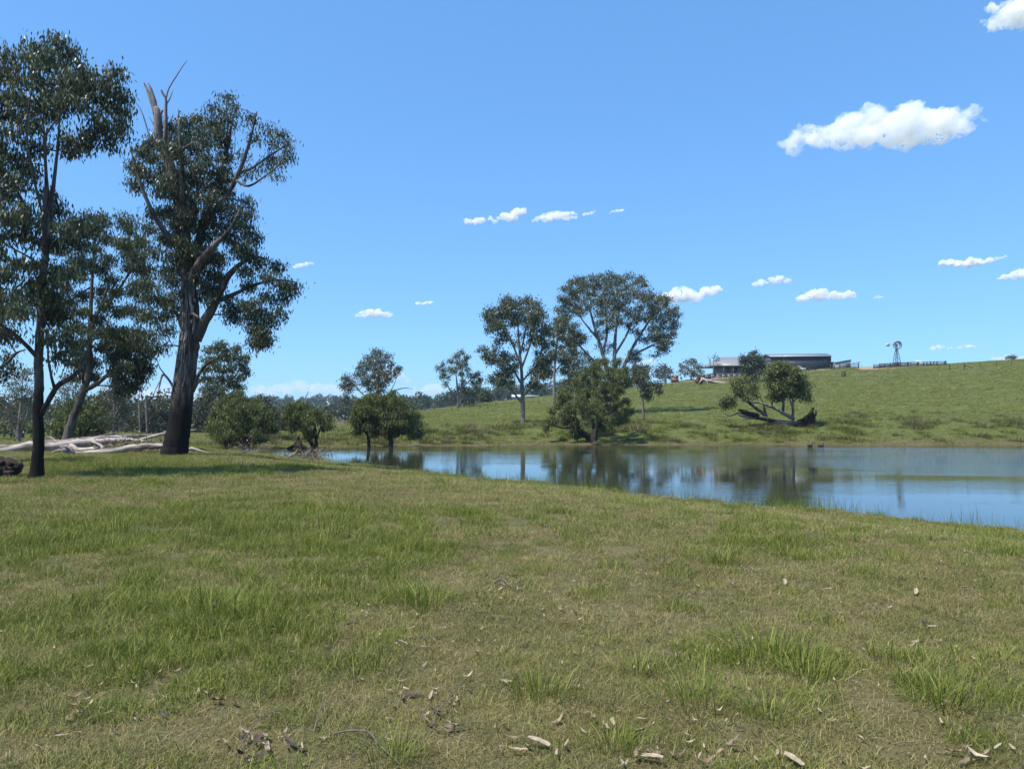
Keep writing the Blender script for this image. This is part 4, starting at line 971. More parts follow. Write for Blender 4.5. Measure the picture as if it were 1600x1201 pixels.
# timber rail fences
def rail_fence(name, label, pts, rails=3, h=1.5, mat=None, pw=.2, group='timber yard fences on the hill'):
    """pts: (px, depth)"""
    A = [G(px, d) for px, d in pts]; o = A[0]
    r = empty(name, o, label, 'fence', group)
    for p in A: part('post', r, mat or M_TIMBER, lambda m: m.box(p - o + [0, 0, h / 2 - .2], (pw, pw, h + .5)))
    for p, q in zip(A[:-1], A[1:]):
        for j in range(rails):
            z = h * (j + 1) / rails - .12
            part('rail', r, mat or M_TIMBER, lambda m: m.bar(p - o + [0, -.12, z], q - o + [0, -.12, z], .06, .2) if False else m.bar(p - o + [0, -.12, z], q - o + [0, -.12, z], .08, .19))
    return r
rail_fence('stockyard_fence', 'longest dark stockyard fence below the windmill', [(1419, 212), (1424, 210), (1434, 208), (1444, 206), (1449, 205), (1455, 205), (1460, 204), (1465, 204), (1477, 203), (1479, 203)], 3, 1.25)
rail_fence('stockyard_fence', 'left end of the stockyard fence beside the dirt track', [(1366, 206), (1383, 208), (1392, 209), (1402, 210)], 3, 1.25)
rail_fence('stockyard_fence', 'rear run of the stockyard fence behind the windmill foot', [(1375, 216), (1392, 217), (1405, 217), (1420, 216), (1436, 215)], 3, 1.25)
rail_fence('stockyard_fence', 'dark timber race joining the windmill yard fences', [(1396, 209), (1399, 210), (1403, 211), (1408, 212), (1420, 212)], 3, 1.25)
rail_fence('yard_fence', 'dark rail fence in front of the pale skillion shed', [(1298, 224), (1304, 225), (1313, 226), (1324, 226), (1327, 226), (1342, 225)], 3, 1.5)
rail_fence('yard_fence', 'dark gate panel below the right end of the slate shed', [(1260, 222), (1264, 222), (1275, 222)], 3, 1.5)
rail_fence('yard_fence', 'short ladder like timber panel standing alone on the slope', [(1316, hit(1316, 589, 100.)), (1320.5, hit(1316, 589, 100.))], 3, 1.25)
rail_fence('yard_fence', 'short dark rail fence left of the digger', [(1022, 196), (1032, 198), (1041, 200)], 2, 1.3)
rail_fence('pipe_rail', 'pale pipe rail beside the skillion shed', [(1330, 232), (1335, 232), (1343, 232), (1347, 231)], 1, 1.9, M_GALV, .1)
# dirt track and bare earth
DIRT = []
def dirt(name, pts, wid, lift=0.05):
    A = np.array([G(px, d) for px, d in pts])
    A, _ = refine(A, np.ones(len(A)), 6); DIRT.append((A, wid))
    T = np.gradient(A, axis=0); T[:, 2] = 0; T = unit(T); N = np.stack([-T[:, 1], T[:, 0], 0 * T[:, 0]], 1)
    V = []; F = []; m_ = 7
    for i, p in enumerate(A):
        for j in range(m_):
            s = (j / (m_ - 1) - .5) * wid * (1 + .25 * math.sin(i * 1.9 + j))
            q = p + N[i] * s; V.append((q[0], q[1], gz(q[0], q[1]) + lift))
    for i in range(len(A) - 1):
        for j in range(m_ - 1): F.append((i * m_ + j, i * m_ + j + 1, (i + 1) * m_ + j + 1, (i + 1) * m_ + j))
    tag(link(name, mesh_np(name, V, F, M_DIRT)), kind='structure')
dirt('dirt_track', [(1352, 240), (1352, 232), (1353, 224), (1356, 212), (1362, 202), (1385, 199), (1410, 199)], 4.5)
dirt('dirt_yard', [(1265, 224), (1280, 222), (1300, 222)], 8.0)
dirt('dirt_pad', [(1020, 202), (1050, 207), (1080, 209), (1110, 210), (1140, 212)], 5.0)
dirt('stockyard_earth', [(1375, 213), (1400, 214), (1440, 209)], 5.0)
# fence posts across the slope
posts = [(1050, 604, 1.5, .16), (1484, 578, 1.5, .22), (1531, 573, 1.2, .12), (1557, 573, 1.3, .12), (1581, 571, 1.3, .12), (1345, 589, 1.2, .07), (1366, 587, 1.2, .07), (1386, 585, 1.3, .07), (1406, 584, 1.2, .07), (1445, 582, 1.2, .07), (1300, 592, 1.2, .07), (1322, 590, 1.3, .07),
         (706, 645, 1.2, .09), (750, 640, 1.2, .09), (775, 636, 1.2, .09), (842, 630, 1.2, .09)]
plab = ['thick dark post alone on the slope below the digger', 'thick dark post at the right end of the stockyard', 'post first right of the diagonal fence stay', 'post second right of the diagonal fence stay', 'fence post furthest right on the ridge',
        'thin wire post just left of the dirt track bend', 'thin wire post on the bend of the dirt track', 'thin wire post below the left end of the stockyard', 'thin wire post straight below the windmill', 'thin wire post below the right half of the stockyard', 'thin wire post left of the lone ladder like panel', 'thin wire post right beside the lone ladder like panel',
        'thin post left of the lone skyline gum', 'thin post right of the lone skyline gum', 'thin post between the skyline gum and the left central gum', 'thin post just right of the left central gum trunk']
for i, (px, py, h, ww) in enumerate(posts):
    p = on_ground(px, py, 66.0)
    mb = MB(); mb.tube([(0, 0, -.3), (0, .01, h * .5), (.01, 0, h)], [ww / 2, ww / 2 * .96, ww / 2 * .9], 6, .05)
    o = mb.build('fence_post', M_TIMBER if i < 5 else M_STEELP); o.location = p
    tag(o, plab[i], 'fence post', 'thin posts of the wire fence' if i >= 5 else 'thick fence posts')
st = on_ground(1507, 577, 66.0)
strn = empty('fence_strainer', st, 'fence corner post with diagonal timber stay near the right edge', 'fence post')
part('post', strn, M_TIMBER, lambda m: m.tube([(0, 0, -.3), (0, 0, 1.5)], [.12, .11], 8))
part('stay', strn, M_TIMBER, lambda m: m.bar((0.05, 0, 1.0), (2.3, .1, 0.1), .12))
# white utility
cb = G(1247, 226.0)
ute = empty('parked_car', cb, 'white car parked below the slate shed, half hidden by leaves', 'car', rz=0.1)
def body(m):
    pr = [(-2.3, .45), (2.3, .45), (2.25, .95), (-2.25, 1.0)]
    prism(m, pr, -.85, .85)
part('body', ute, M_WHITE, body)
cabn = part('cabin', ute, M_WHITE, lambda m: prism(m, [(-1.5, 1.0), (1.2, .98), (.55, 1.52), (-1.2, 1.55)], -.78, .78))
for s in (-1, 1):
    part('side_window', cabn, M_GLASS, lambda m: prism(m, [(-1.25, 1.06), (.85, 1.05), (.42, 1.45), (-1.08, 1.47)], s * .79 - .01, s * .79 + .01))
part('windscreen', cabn, M_GLASS, lambda m: m.add([(1.22, -.7, 1.02), (1.22, .7, 1.02), (.60, .7, 1.50), (.60, -.7, 1.50)], [[0, 1, 2, 3]]))
for x in (-1.45, 1.45):
    for s in (-1, 1):
        wl = part('wheel', ute, M_BLACK, lambda m: m.tube([(x, s * .72, .35), (x, s * .90, .35)], [.35, .35], 14))
        part('rim', wl, M_GALV, lambda m: m.tube([(x, s * .901, .35), (x, s * .92, .35)], [.2, .18], 10))
# digger
db = G(1055, 208.0)
dig = empty('digger', db, 'small orange tracked digger standing on the bare earth', 'digger', rz=.25); dig.scale = (.8, .8, .8)
for s in (-1, 1):
    part('track', dig, M_BLACK, lambda m: m.tube([(-1.25, s * .75, .35), (-1.0, s * .75, .36), (1.0, s * .75, .36), (1.25, s * .75, .35)], [.2, .36, .36, .2], 8))
part('body', dig, M_ORANGE, lambda m: [m.box((-.15, 0, 1.05), (2.1, 1.7, .75)), m.box((-.85, 0, 1.5), (.7, 1.5, .35))])
cab_ = part('cab', dig, M_ORANGE, lambda m: m.box((.35, -.35, 1.95), (1.0, .8, 1.1)))
part('window', cab_, M_GLASS, lambda m: [m.box((.35, -.76, 2.05), (.8, .03, .7)), m.box((.87, -.35, 2.05), (.03, .65, .7))])
arm = part('boom', dig, M_ORANGE, lambda m: [m.bar((.7, .35, 1.3), (1.9, .35, 3.1), .24), m.bar((1.9, .35, 3.1), (2.6, .35, 1.8), .2)])
part('bucket', arm, M_BLACK, lambda m: prism(m, [(2.35, 1.2), (2.9, 1.3), (2.75, 1.85), (2.45, 1.8)], 0, .7))
# uprooted stump
ub = on_ground(1095, 601, 66.0); ud = ub[1]
stump = empty('uprooted_stump', ub, 'uprooted dead tree with red soil root plate and pale limbs', 'fallen tree')
def blobmesh(name, mat, r, seed, parent, loc, sub=3, amp=.35, fr=1.6):
    bm = bmesh.new(); bmesh.ops.create_icosphere(bm, subdivisions=sub, radius=1.0)
    R_ = np.random.default_rng(seed); ph = R_.random(12) * 6
    for v in bm.verts:
        c = v.co.copy()
        q = 1 + amp * (math.sin(c.x * fr * 2.1 + ph[0]) * math.sin(c.y * fr * 2.3 + ph[1]) + .6 * math.sin(c.z * fr * 3.7 + ph[2] + c.x * 3)) * .6 + amp * .25 * R_.normal()
        v.co = Vector((c.x * r[0] * q, c.y * r[1] * q, c.z * r[2] * q))
    me = bpy.data.meshes.new(name); bm.to_mesh(me); bm.free(); me.materials.append(mat)
    return link(name, me, parent, loc)
blobmesh('root_plate', M_SOIL, (1.0, .6, 1.15), 3, stump, (-.3, 0, 1.0))
def tb(name, parent, mat, pts, rad, sides=7, rough=.08):
    A, R = refine(np.array(pts, float), np.array(rad, float), 4); mb = MB(); mb.tube(A, R, sides, rough); return mb.build(name, mat, parent, None, True)
tb('trunk', stump, M_SILVER, [(0, 0, 1.4), (1.6, -.3, 1.0), (3.4, -.5, .7), (6, -.4, .5), (8.6, -.2, .5)], [.55, .4, .32, .22, .08])
for pts, r0 in (([(.4, -.2, 1.5), (-.2, -.8, .9), (-1.0, -1.2, .1)], .26), ([(1.0, -.3, 1.2), (1.3, -.9, .8), (1.4, -1.2, 0)], .24), ([(2, -.4, .9), (3.2, -.6, 1.6), (5.0, -.6, 2.0)], .2), ([(2.8, -.5, .8), (4.4, -1.2, .4), (6.2, -1.6, .3)], .18), ([(-.3, 0, 2.2), (-.8, .1, 3.0), (-1.2, .1, 3.3)], .14), ([(.4, 0, 2.2), (1.0, .1, 2.9), (1.3, .1, 3.3)], .12)):
    tb('limb', stump, M_SILVER, pts, [r0, r0 * .7, r0 * .25], 6)

# ------------------------------------------------------------------ fallen living tree on the far bank
fd = hit(1215, 666, 66.0)
def px3(q, d):
    p = P(q[0], q[1], d); p[1] += q[3] if len(q) > 3 else 0; return p
fl, florg = tree('fallen_gum_tree', 'toppled gum on the far bank still growing leafy upright shoots', fd,
    [[(1262, 660, 7), (1245, 662, 8), (1225, 660, 7), (1205, 657, 6.5), (1185, 653, 5.5), (1165, 651, 4), (1152, 648, 1.6)],
     [(1240, 655, 6), (1222, 645, 5, -.3), (1203, 636, 4, -.5), (1185, 630, 3, -.6), (1165, 628, 2, -.6), (1145, 625, 1.4, -.5)],
     [(1196, 648, 6), (1184, 638, 5, .4), (1172, 628, 4, .6), (1160, 618, 3, .8), (1150, 612, 1.6, 1)], [(1198, 650, 4), (1192, 638, 3, -.4), (1190, 628, 2, -.5), (1175, 612, 1.4, -.6)],
     [(1239, 656, 4.4), (1239, 630, 3.4), (1238, 605, 2.6), (1240, 585, 1.6)], [(1223, 648, 4.6), (1224, 628, 3.8), (1220, 605, 2.6), (1216, 580, 1.6)], [(1224, 630, 2.4), (1228, 612, 2), (1232, 595, 1.2)],
     [(1239, 640, 2.4), (1234, 622, 2), (1230, 606, 1.2)], [(1240, 628, 2), (1252, 612, 1.6), (1260, 600, 1)], [(1206, 638, 2.4), (1206, 625, 2), (1200, 612, 1.4)], [(1166, 649, 3), (1155, 645, 2.4), (1140, 650, 1.6), (1130, 644, 1)]],
    [([(1196, 585), (1204, 570), (1220, 564), (1236, 570), (1250, 584), (1260, 598), (1268, 615), (1262, 624), (1250, 616), (1238, 614), (1222, 616), (1206, 608), (1196, 600)], 54, 7, 8, 9),
     ([(1140, 600), (1150, 590), (1172, 590), (1182, 602), (1184, 620), (1172, 624), (1158, 618), (1144, 608)], 15, 5, 6, 7), ([(1128, 622), (1140, 620), (1150, 628), (1138, 634), (1128, 630)], 8, 5, 7, 8), ([(1205, 612), (1222, 615), (1215, 628), (1200, 624)], 6, 6, 6, 7)],
    (0.26, 0.09, 0.55, 0.22, 3), bark_mat('blackened_pale_bark', (0.010, 0.009, 0.008), (0.028, 0.024, 0.021), (0.24, 0.21, 0.19), zs=2.0, sc=2.6), M_WILLOW, cat='fallen tree', depth=0.6, rough=.12)
for nme, mat, pts in (('root_mass', M_ROT, [(1246, 661, 9), (1258, 657, 11), (1266, 648, 8), (1271, 637, 3)]), ('root', M_ROT, [(1264, 660, 8), (1271, 652, 6), (1273, 644, 2, .4)]), ('root', M_ROT, [(1262, 656, 6), (1264, 645, 4, -.5), (1267, 640, 1.5, -.7)]), ('root', M_ROT, [(1266, 652, 5), (1272, 648, 4, -.3), (1273, 640, 1.5, -.3)]), ('charred_limb', M_ROT, [(1185, 650, 9), (1172, 647, 8), (1162, 643, 7), (1154, 640, 3)]), ('root', M_ROT, [(1240, 662, 8), (1255, 663, 9), (1268, 660, 7), (1274, 656, 2)])):
    extra_limb(fl, florg, nme, fd, pts, mat, 9, .22)
# ------------------------------------------------------------------ fallen logs on the left
def log(name, label, d, limbs, mat, cat='log', group=None, sides=10, rough=.12, pname='trunk', sink=0.0):
    b = px3(limbs[0][0], d); b[2] = gz(b[0], b[1])
    r = empty(name, b, label, cat, group)
    k = d / F_PX
    for i, lm in enumerate(limbs):
        A = [px3(q, d) for q in lm]; R = [max(q[2] * k / 2, .006) for q in lm]
        A, R = refine(A, R, 4); A[1:-1] += rng.normal(size=(len(A) - 2, 3)) * R[1:-1, None] * .12
        mb = MB(); mb.tube(A, R, sides if i == 0 else 7, rough)
        mb.build(pname if i == 0 else 'branch', mat, r, b, True)
    return r
log('fallen_tree', 'long silver fallen trunk lying across behind the slim gum', 33.0, [[(-60, 706, 17), (0, 701, 16), (60, 697, 14), (110, 694, 13), (150, 690, 11, .3), (185, 688, 7, .5), (225, 690, 4, .7)], [(110, 695, 9), (135, 702, 8, -.5), (160, 700, 6, -.8), (178, 695, 3, -1)], [(120, 692, 8), (150, 684, 6, .4), (178, 684, 5, .6), (200, 688, 2.4, .8)]], M_SILVER, 'fallen trunk', sides=14)
log('fallen_tree', 'second bleached fallen limb in front, ending by the massive trunk', 31.5, [[(98, 707, 8), (130, 708, 8), (165, 705, 9), (200, 700, 10), (232, 697, 10), (258, 697, 8)], [(112, 708, 6), (104, 702, 5, -.2), (90, 706, 4, -.3), (86, 711, 3, -.3)], [(160, 704, 5), (150, 696, 4.4, .4), (128, 690, 3, .6)]], M_SILVER, 'fallen trunk', sides=12)
log('fallen_tree', 'thin weathered log lying behind the long silver trunk', 34.5, [[(40, 694, 6), (90, 690, 7), (140, 686, 7), (180, 682, 5, .3), (232, 680, 3, .5)], [(140, 686, 4), (160, 679, 3, .3), (176, 676, 1.5, .5)], [(90, 690, 4), (76, 684, 3, .2), (66, 682, 1.6, .3)]], M_SNAG, 'fallen trunk', sides=10)
log('rotting_stub', 'rough brown broken log butt among the bleached logs', 31.2, [[(96, 695, 9), (104, 702, 13), (112, 708, 10), (116, 712, 5)], [(100, 698, 5), (110, 697, 4, -.2), (120, 702, 2, -.3)]], M_SNAG, 'log', sides=9, rough=.18)
log('fallen_branch', 'thin bleached branch rising behind the massive trunk', 34.0, [[(206, 692, 3), (222, 686, 5), (245, 680, 5), (268, 675, 5), (290, 673, 4), (308, 671, 1.4)], [(285, 673, 3), (296, 667, 2), (304, 662, 1)]], M_SILVER, 'branch')
log('fallen_branch', 'bleached branch on the grass just right of the massive trunk', 32.5, [[(286, 702, 5), (300, 701, 5), (312, 704, 4), (325, 707, 2.4), (338, 708, 1.4)], [(300, 701, 3), (306, 708, 2), (318, 711, 1)]], M_SILVER, 'branch')
log('fallen_branch', 'pale curved branch at the foot of the largest left bank willow', 40.0, [[(338, 710, 2.4), (358, 711, 3.4), (372, 709, 3.4), (384, 705, 2.6), (390, 701, 1.2)], [(360, 711, 2), (350, 706, 1.4), (342, 703, .8)]], M_SILVER, 'branch')
log('fallen_branch', 'forked pale dead branch at the near shore below the small willow', 42.0, [[(433, 719, 2.6), (448, 714, 2.6), (458, 709, 2.2), (464, 704, 1.2)], [(446, 715, 1.6), (453, 719, 1.2), (458, 720, .7)], [(430, 720, 2), (444, 716, 1.6), (428, 714, .9)]], M_SILVER, 'branch')
for nm, lab, px, py, d, rx, n, mt in (('dead_brush', 'heap of dead brown leafy twigs among the bleached logs', 193, 688, 32.5, .85, 46, M_DEADLEAF), ('dead_brush', 'tangled brown brush pile at the near shore below the small willow', 478, 711, 42.0, .75, 50, M_DEADLEAF), ('dead_brush', 'low brown litter heap behind the right foot of the massive trunk', 395, 703, 50.0, 1.0, 36, M_DEADLEAF), ('dead_brush', 'low reddish litter between the logs and the massive trunk', 246, 694, 33.5, .6, 30, M_DEADLEAF)):
    p = P(px, py, d); g_ = gz(p[0], p[1]); p[2] = g_
    r = empty(nm, p, lab, 'brush')
    mb = MB(); ends = []
    for i in range(n):
        e = np.array([rng.normal() * rx, rng.normal() * rx * .6, abs(rng.normal()) * rx * .45 + .05]); s0 = e * .3 + rng.normal(size=3) * .1; s0[2] = abs(s0[2]) * .3
        mb.tube(bez(s0, (s0 + e) / 2 + [0, 0, .15], e, 4), [.02, .014, .01, .006], 4, 0, False); ends.append(e)
    mb.build('twigs', M_SNAG, r)
    v, f, t_ = leaves_at(np.array(ends), .16, .05, .3, .16, 9); link('dead_leaves', mesh_np('dead_leaves', v, f, mt, {'v': t_}), r)
# black rotting log on the left edge
rl = P(0, 747, 20.0); rl[2] = gz(rl[0], rl[1])
rot = empty('rotting_log', rl, 'crumbling black burnt log at the left edge beside the slim gum', 'log')
tb('trunk', rot, M_ROT, [(-1.6, .1, .30), (-.8, 0, .28), (0, -.05, .26), (.38, 0, .24), (.55, .02, .2)], [.26, .28, .26, .22, .10], 18, .3)
for i in range(34):
    x = rng.uniform(-.9, .6); z = rng.uniform(.02, .5) * (1 - .4 * max(x, 0)); y = -.3 * math.sqrt(max(.05, 1 - ((z - .25) / .34) ** 2)) + rng.normal() * .03
    L_ = rng.uniform(.12, .3)
    mb = MB(); mb.box((0, 0, 0), (L_, rng.uniform(.05, .1), rng.uniform(.05, .1)))
    o = mb.build('bark_plate', M_ROT if i % 3 else M_SNAG, rot); o.location = (x, y, z); o.rotation_euler = (rng.normal() * .3, rng.normal() * .35, rng.normal() * .3)
cz = P(75, 748, 19.0); cz[2] = gz(cz[0], cz[1])
cl_ = blobmesh('trunk_shade_lump', M_ROT, (.14, .08, .06), 9, None, cz + [0, 0, .03]); tag(cl_, 'small dark lump added as shade right of the slim gum foot', 'shade lump')  # black lump added where the slim trunk's shadow darkens the grass
# waterside stump and dead spikes
sp_ = P(466, 699, 56.0); sp_[2] = WATER_Z
ss = empty('tree_stump', sp_, 'dark broken stump left of the small twin trunked willow', 'stump')
tb('trunk', ss, M_ROT, [(0, 0, -.3), (0.02, 0, .3), (-.05, 0, .6), (.0, 0, .95)], [.5, .36, .2, .07], 9, .2)
for sx in (-1, 1): tb('root', ss, M_ROT, [(0, 0, .3), (sx * .4, -.1, .15), (sx * .85, -.1, -.02)], [.22, .16, .07], 6, .15)
log('dead_branch', 'curled bare dead spike rising out of the small willow', 56.5, [[(482, 668, 3), (480, 650, 2.4), (478, 635, 2), (477, 622, 1.7), (480, 616, 1.4), (482, 611, 1)], [(497, 650, 1.6), (502, 643, 1.2), (508, 634, .8)]], M_SNAG, 'branch', pname='spike')
# ducks
def duck(px, py, label, rz):
    p = P(px, py, 60.0); d = 2.55 / max(1e-4, -ray(px, py)[1]); p = P(px, py, min(d, 60.5)); p[2] = WATER_Z
    r = empty('duck', p, label, 'duck', 'ducks swimming near the far bank', rz)
    mb = MB(); A, R = refine(np.array([(-.34, 0, .13), (-.25, 0, .10), (-.1, 0, .07), (.08, 0, .07), (.17, 0, .10), (.19, 0, .18), (.20, 0, .25), (.235, 0, .275), (.27, 0, .26)], float), np.array([.01, .06, .12, .115, .07, .04, .036, .045, .012]), 3)
    mb.tube(A, R, 10); mb.build('body', plain('duck_plumage', (.055, .042, .03), .8, 0, .4, 14), r, None, True)
    mb = MB(); mb.box((.30, 0, .255), (.07, .035, .018)); mb.build('bill', M_BLACK, r)
duck(1266, 696.5, 'left one of two small ducks near the far bank', .3)
duck(1283, 696.5, 'right one of two small ducks near the far bank', -.2)
# ------------------------------------------------------------------ grass
def grass_mat(name, c0, c1, c2, trans=0.3):
    m, n, l, b = nodes_of(name)
    a = n.new('ShaderNodeAttribute'); a.attribute_name = 'v'
    p = world_pos(n)
    f = noise(n, l, 0.9, 4, p)
    f3 = noise(n, l, 5.0, 3, p)
    col = ramp(n, l, a.outputs['Fac'], [(0.0, c0), (0.55, c1), (1.0, c2)])
    tint = ramp(n, l, f, [(0.3, (0.78, 0.80, 0.72)), (0.7, (1.2, 1.18, 1.2))])
    col = mix(n, l, 1.0, col, tint, 'MULTIPLY')
    tint = ramp(n, l, f3, [(0.3, (0.8, 0.84, 0.8)), (0.7, (1.18, 1.12, 1.1))])
    col = mix(n, l, 1.0, col, tint, 'MULTIPLY')
    l.new(col, b.inputs['Base Color']); b.inputs['Roughness'].default_value = 0.6; b.inputs['Specular IOR Level'].default_value = 0.3
    tr = n.new('ShaderNodeBsdfTranslucent'); l.new(col, tr.inputs[0])
    ms = n.new('ShaderNodeMixShader'); ms.inputs[0].default_value = trans
    l.new(b.outputs[0], ms.inputs[1]); l.new(tr.outputs[0], ms.inputs[2]); l.new(ms.outputs[0], n['Material Output'].inputs[0])
    return m
MG_DRY = grass_mat('dry_grass', (0.110, 0.128, 0.032), (0.235, 0.205, 0.080), (0.45, 0.35, 0.195))
MG_MIX = grass_mat('mixed_grass', (0.100, 0.134, 0.024), (0.195, 0.210, 0.052), (0.41, 0.33, 0.16))
MG_GRN = grass_mat('green_grass', (0.086, 0.122, 0.013), (0.170, 0.208, 0.030), (0.300, 0.300, 0.080))
MG_FLD = grass_mat('field_grass', (0.155, 0.185, 0.045), (0.215, 0.238, 0.062), (0.305, 0.295, 0.096))
MG_TUS = grass_mat('tussock_grass', (0.070, 0.090, 0.028), (0.150, 0.150, 0.060), (0.300, 0.250, 0.125))
def blades(n, size, h0, h1, w_, lean, mat, name, seed, radial=False, tone=(0, 1), curl=0.5):
    r = np.random.default_rng(seed)
    if radial:
        q = r.normal(size=(n, 2)) * size * 0.28; az = np.arctan2(q[:, 1], q[:, 0]) + r.normal(size=n) * .5
    else:
        q = (r.random((n, 2)) - .5) * size; az = r.random(n) * 2 * PI
    h = r.uniform(h0, h1, n) * (0.7 + 0.3 * r.random(n)); ln = np.abs(r.normal(size=n)) * lean + lean * .2
    d = np.stack([np.cos(az), np.sin(az)], 1); s = np.stack([-d[:, 1], d[:, 0]], 1)
    tw = r.normal(size=n) * .7; s = np.stack([s[:, 0] * np.cos(tw) - s[:, 1] * np.sin(tw), s[:, 0] * np.sin(tw) + s[:, 1] * np.cos(tw)], 1)
    ww = w_ * r.uniform(.6, 1.3, n)
    def pt(t, side):
        off = ln * h * (t * (1 - curl) + curl * t * t)
        zz = h * (t - 0.25 * np.minimum(ln, 1.5) * t * t)
        x = q + d * off[:, None] + s * (ww * side)[:, None]
        return np.stack([x[:, 0], x[:, 1], zz], 1)
    A = [pt(0, -.5), pt(0, .5), pt(.55, .4), pt(.55, -.4), pt(1, .06), pt(1, -.06)]
    V = np.stack(A, 1).reshape(-1, 3)
    b = np.arange(n)[:, None] * 6
    F = np.vstack([b + np.array([[0, 1, 2, 3]]), b + np.array([[3, 2, 4, 5]])])
    t = np.clip(r.uniform(tone[0], tone[1], n), 0, 1)
    me = mesh_np(name, V, F, mat, {'v': np.repeat(t, 6)})
    return me
def proto(name, me): return bpy.data.objects.new(name, me)      # never linked: only instanced
def scatter(name, label, cat, pts, scale, rotz, protos, idx, tilt=None):
    me = bpy.data.meshes.new(name)
    n = len(pts); me.vertices.add(n); me.vertices.foreach_set('co', np.asarray(pts, np.float32).ravel())
    for an, ty, dat in (('sc', 'FLOAT', scale), ('rz', 'FLOAT', rotz)):
        at = me.attributes.new(an, ty, 'POINT'); at.data.foreach_set('value', np.asarray(dat, np.float32))
    at = me.attributes.new('pick', 'INT', 'POINT'); at.data.foreach_set('value', np.asarray(idx, np.int32))
    o = link(name, me)
    ng = bpy.data.node_groups.new(name, 'GeometryNodeTree')
    ng.interface.new_socket('Geometry', in_out='INPUT', socket_type='NodeSocketGeometry')
    ng.interface.new_socket('Geometry', in_out='OUTPUT', socket_type='NodeSocketGeometry')
    N = ng.nodes; Lk = ng.links
    gi = N.new('NodeGroupInput'); go = N.new('NodeGroupOutput')
    def attr(nm, ty):
        a = N.new('GeometryNodeInputNamedAttribute'); a.data_type = ty; a.inputs[0].default_value = nm
        return [x for x in a.outputs if x.enabled and x.name == 'Attribute'][0]
    iop = N.new('GeometryNodeInstanceOnPoints')
    Lk.new(gi.outputs[0], iop.inputs['Points']); 
    jn = N.new('GeometryNodeJoinGeometry')      # the pick list; the last link comes first
    for p in reversed(protos):
        oi = N.new('GeometryNodeObjectInfo'); oi.inputs['Object'].default_value = p
        g2 = N.new('GeometryNodeGeometryToInstance'); Lk.new(oi.outputs['Geometry'], g2.inputs[0]); Lk.new(g2.outputs[0], jn.inputs[0])
    Lk.new(jn.outputs[0], iop.inputs['Instance'])
    iop.inputs['Pick Instance'].default_value = True
    Lk.new(attr('pick', 'INT'), iop.inputs['Instance Index'])
    cx = N.new('ShaderNodeCombineXYZ'); Lk.new(attr('rz', 'FLOAT'), cx.inputs[2])
    Lk.new(cx.outputs[0], iop.inputs['Rotation'])
    Lk.new(attr('sc', 'FLOAT'), iop.inputs['Scale'])
    Lk.new(iop.outputs[0], go.inputs[0])
    md = o.modifiers.new('scatter', 'NODES'); md.node_group = ng
    tag(o, label, cat, kind='stuff')
    return o
PR = {'dry': [proto('dry', blades(210, .36, .02, .065, .0036, 1.3, MG_DRY, 'dry', 1 + i)) for i in range(4)],
      'mix': [proto('mix', blades(210, .36, .025, .085, .0040, 1.0, MG_MIX, 'mix', 11 + i)) for i in range(4)],
      'grn': [proto('grn', blades(170, .34, .045, .15, .0048, .7, MG_GRN, 'grn', 21 + i)) for i in range(4)],
      'tall': [proto('tall', blades(100, .34, .10, .26, .0055, .55, MG_GRN, 'tall', 31 + i)) for i in range(3)]}
def in_view(x, y, m=0.06): return (np.abs(x) < y * (800 / F_PX + m) + 0.6)
def near_land(x, y): return (y < y_near(x) - 0.25) | ((y_far(x) - y_near(x) < 0.2))
def make_near_grass():
    protos = PR['dry'] + PR['mix'] + PR['grn'] + PR['tall']
    P_, S_, I_ = [], [], []
    for y0, y1, per_m2, sc in ((2.6, 6, 62, .8), (6, 10, 40, .95), (10, 18, 20, 1.3), (18, 32, 9, 1.8), (32, 60, 4, 2.5)):
        W = y1 * (800 / F_PX + .08) + 1
        n = int((y1 - y0) * 2 * W * per_m2)
        x = rng.uniform(-W, W, n); y = rng.uniform(y0, y1, n)
        k = in_view(x, y) & near_land(x, y); x, y = x[k], y[k]
        L = lush_map(x, y) + rng.normal(size=len(x)) * .15 + .45 * (rng.random(len(x)) < .035)
        L = np.maximum(L, .55 * smooth(1.2, .3, (y_near(x) - y) / 1.46) * (rng.random(len(x)) < .6))
        u = rng.random(len(x))
        idx = np.where(L < .22, np.where(u < .62, 0, 4), np.where(L < .42, np.where(u < .25, 0, np.where(u < .85, 4, 8)), np.where(L < .72, np.where(u < .34, 4, 8), np.where(u < .2, 4, np.where(u < .72, 8, 12)))))
        idx = idx + np.where(idx == 12, rng.integers(0, 3, len(x)), rng.integers(0, 4, len(x)))
        P_.append(np.stack([x, y, terrain(x, y) - 0.005], 1)); s_ = sc * rng.uniform(.75, 1.25, len(x))
        s_ = np.where(idx >= 12, s_ / sc * (1 + (sc - 1) * .35), s_)
        s_ = np.where((idx >= 8) & (idx < 12), s_ / sc * (1 + (sc - 1) * .55), s_)
        S_.append(s_); I_.append(idx)
    P_ = np.vstack(P_); S_ = np.concatenate(S_); I_ = np.concatenate(I_)
    scatter('meadow_grass', 'short patchy green and dry grass covering the near bank', 'grass', P_, S_, rng.random(len(P_)) * 6.28, protos, I_)
make_near_grass()
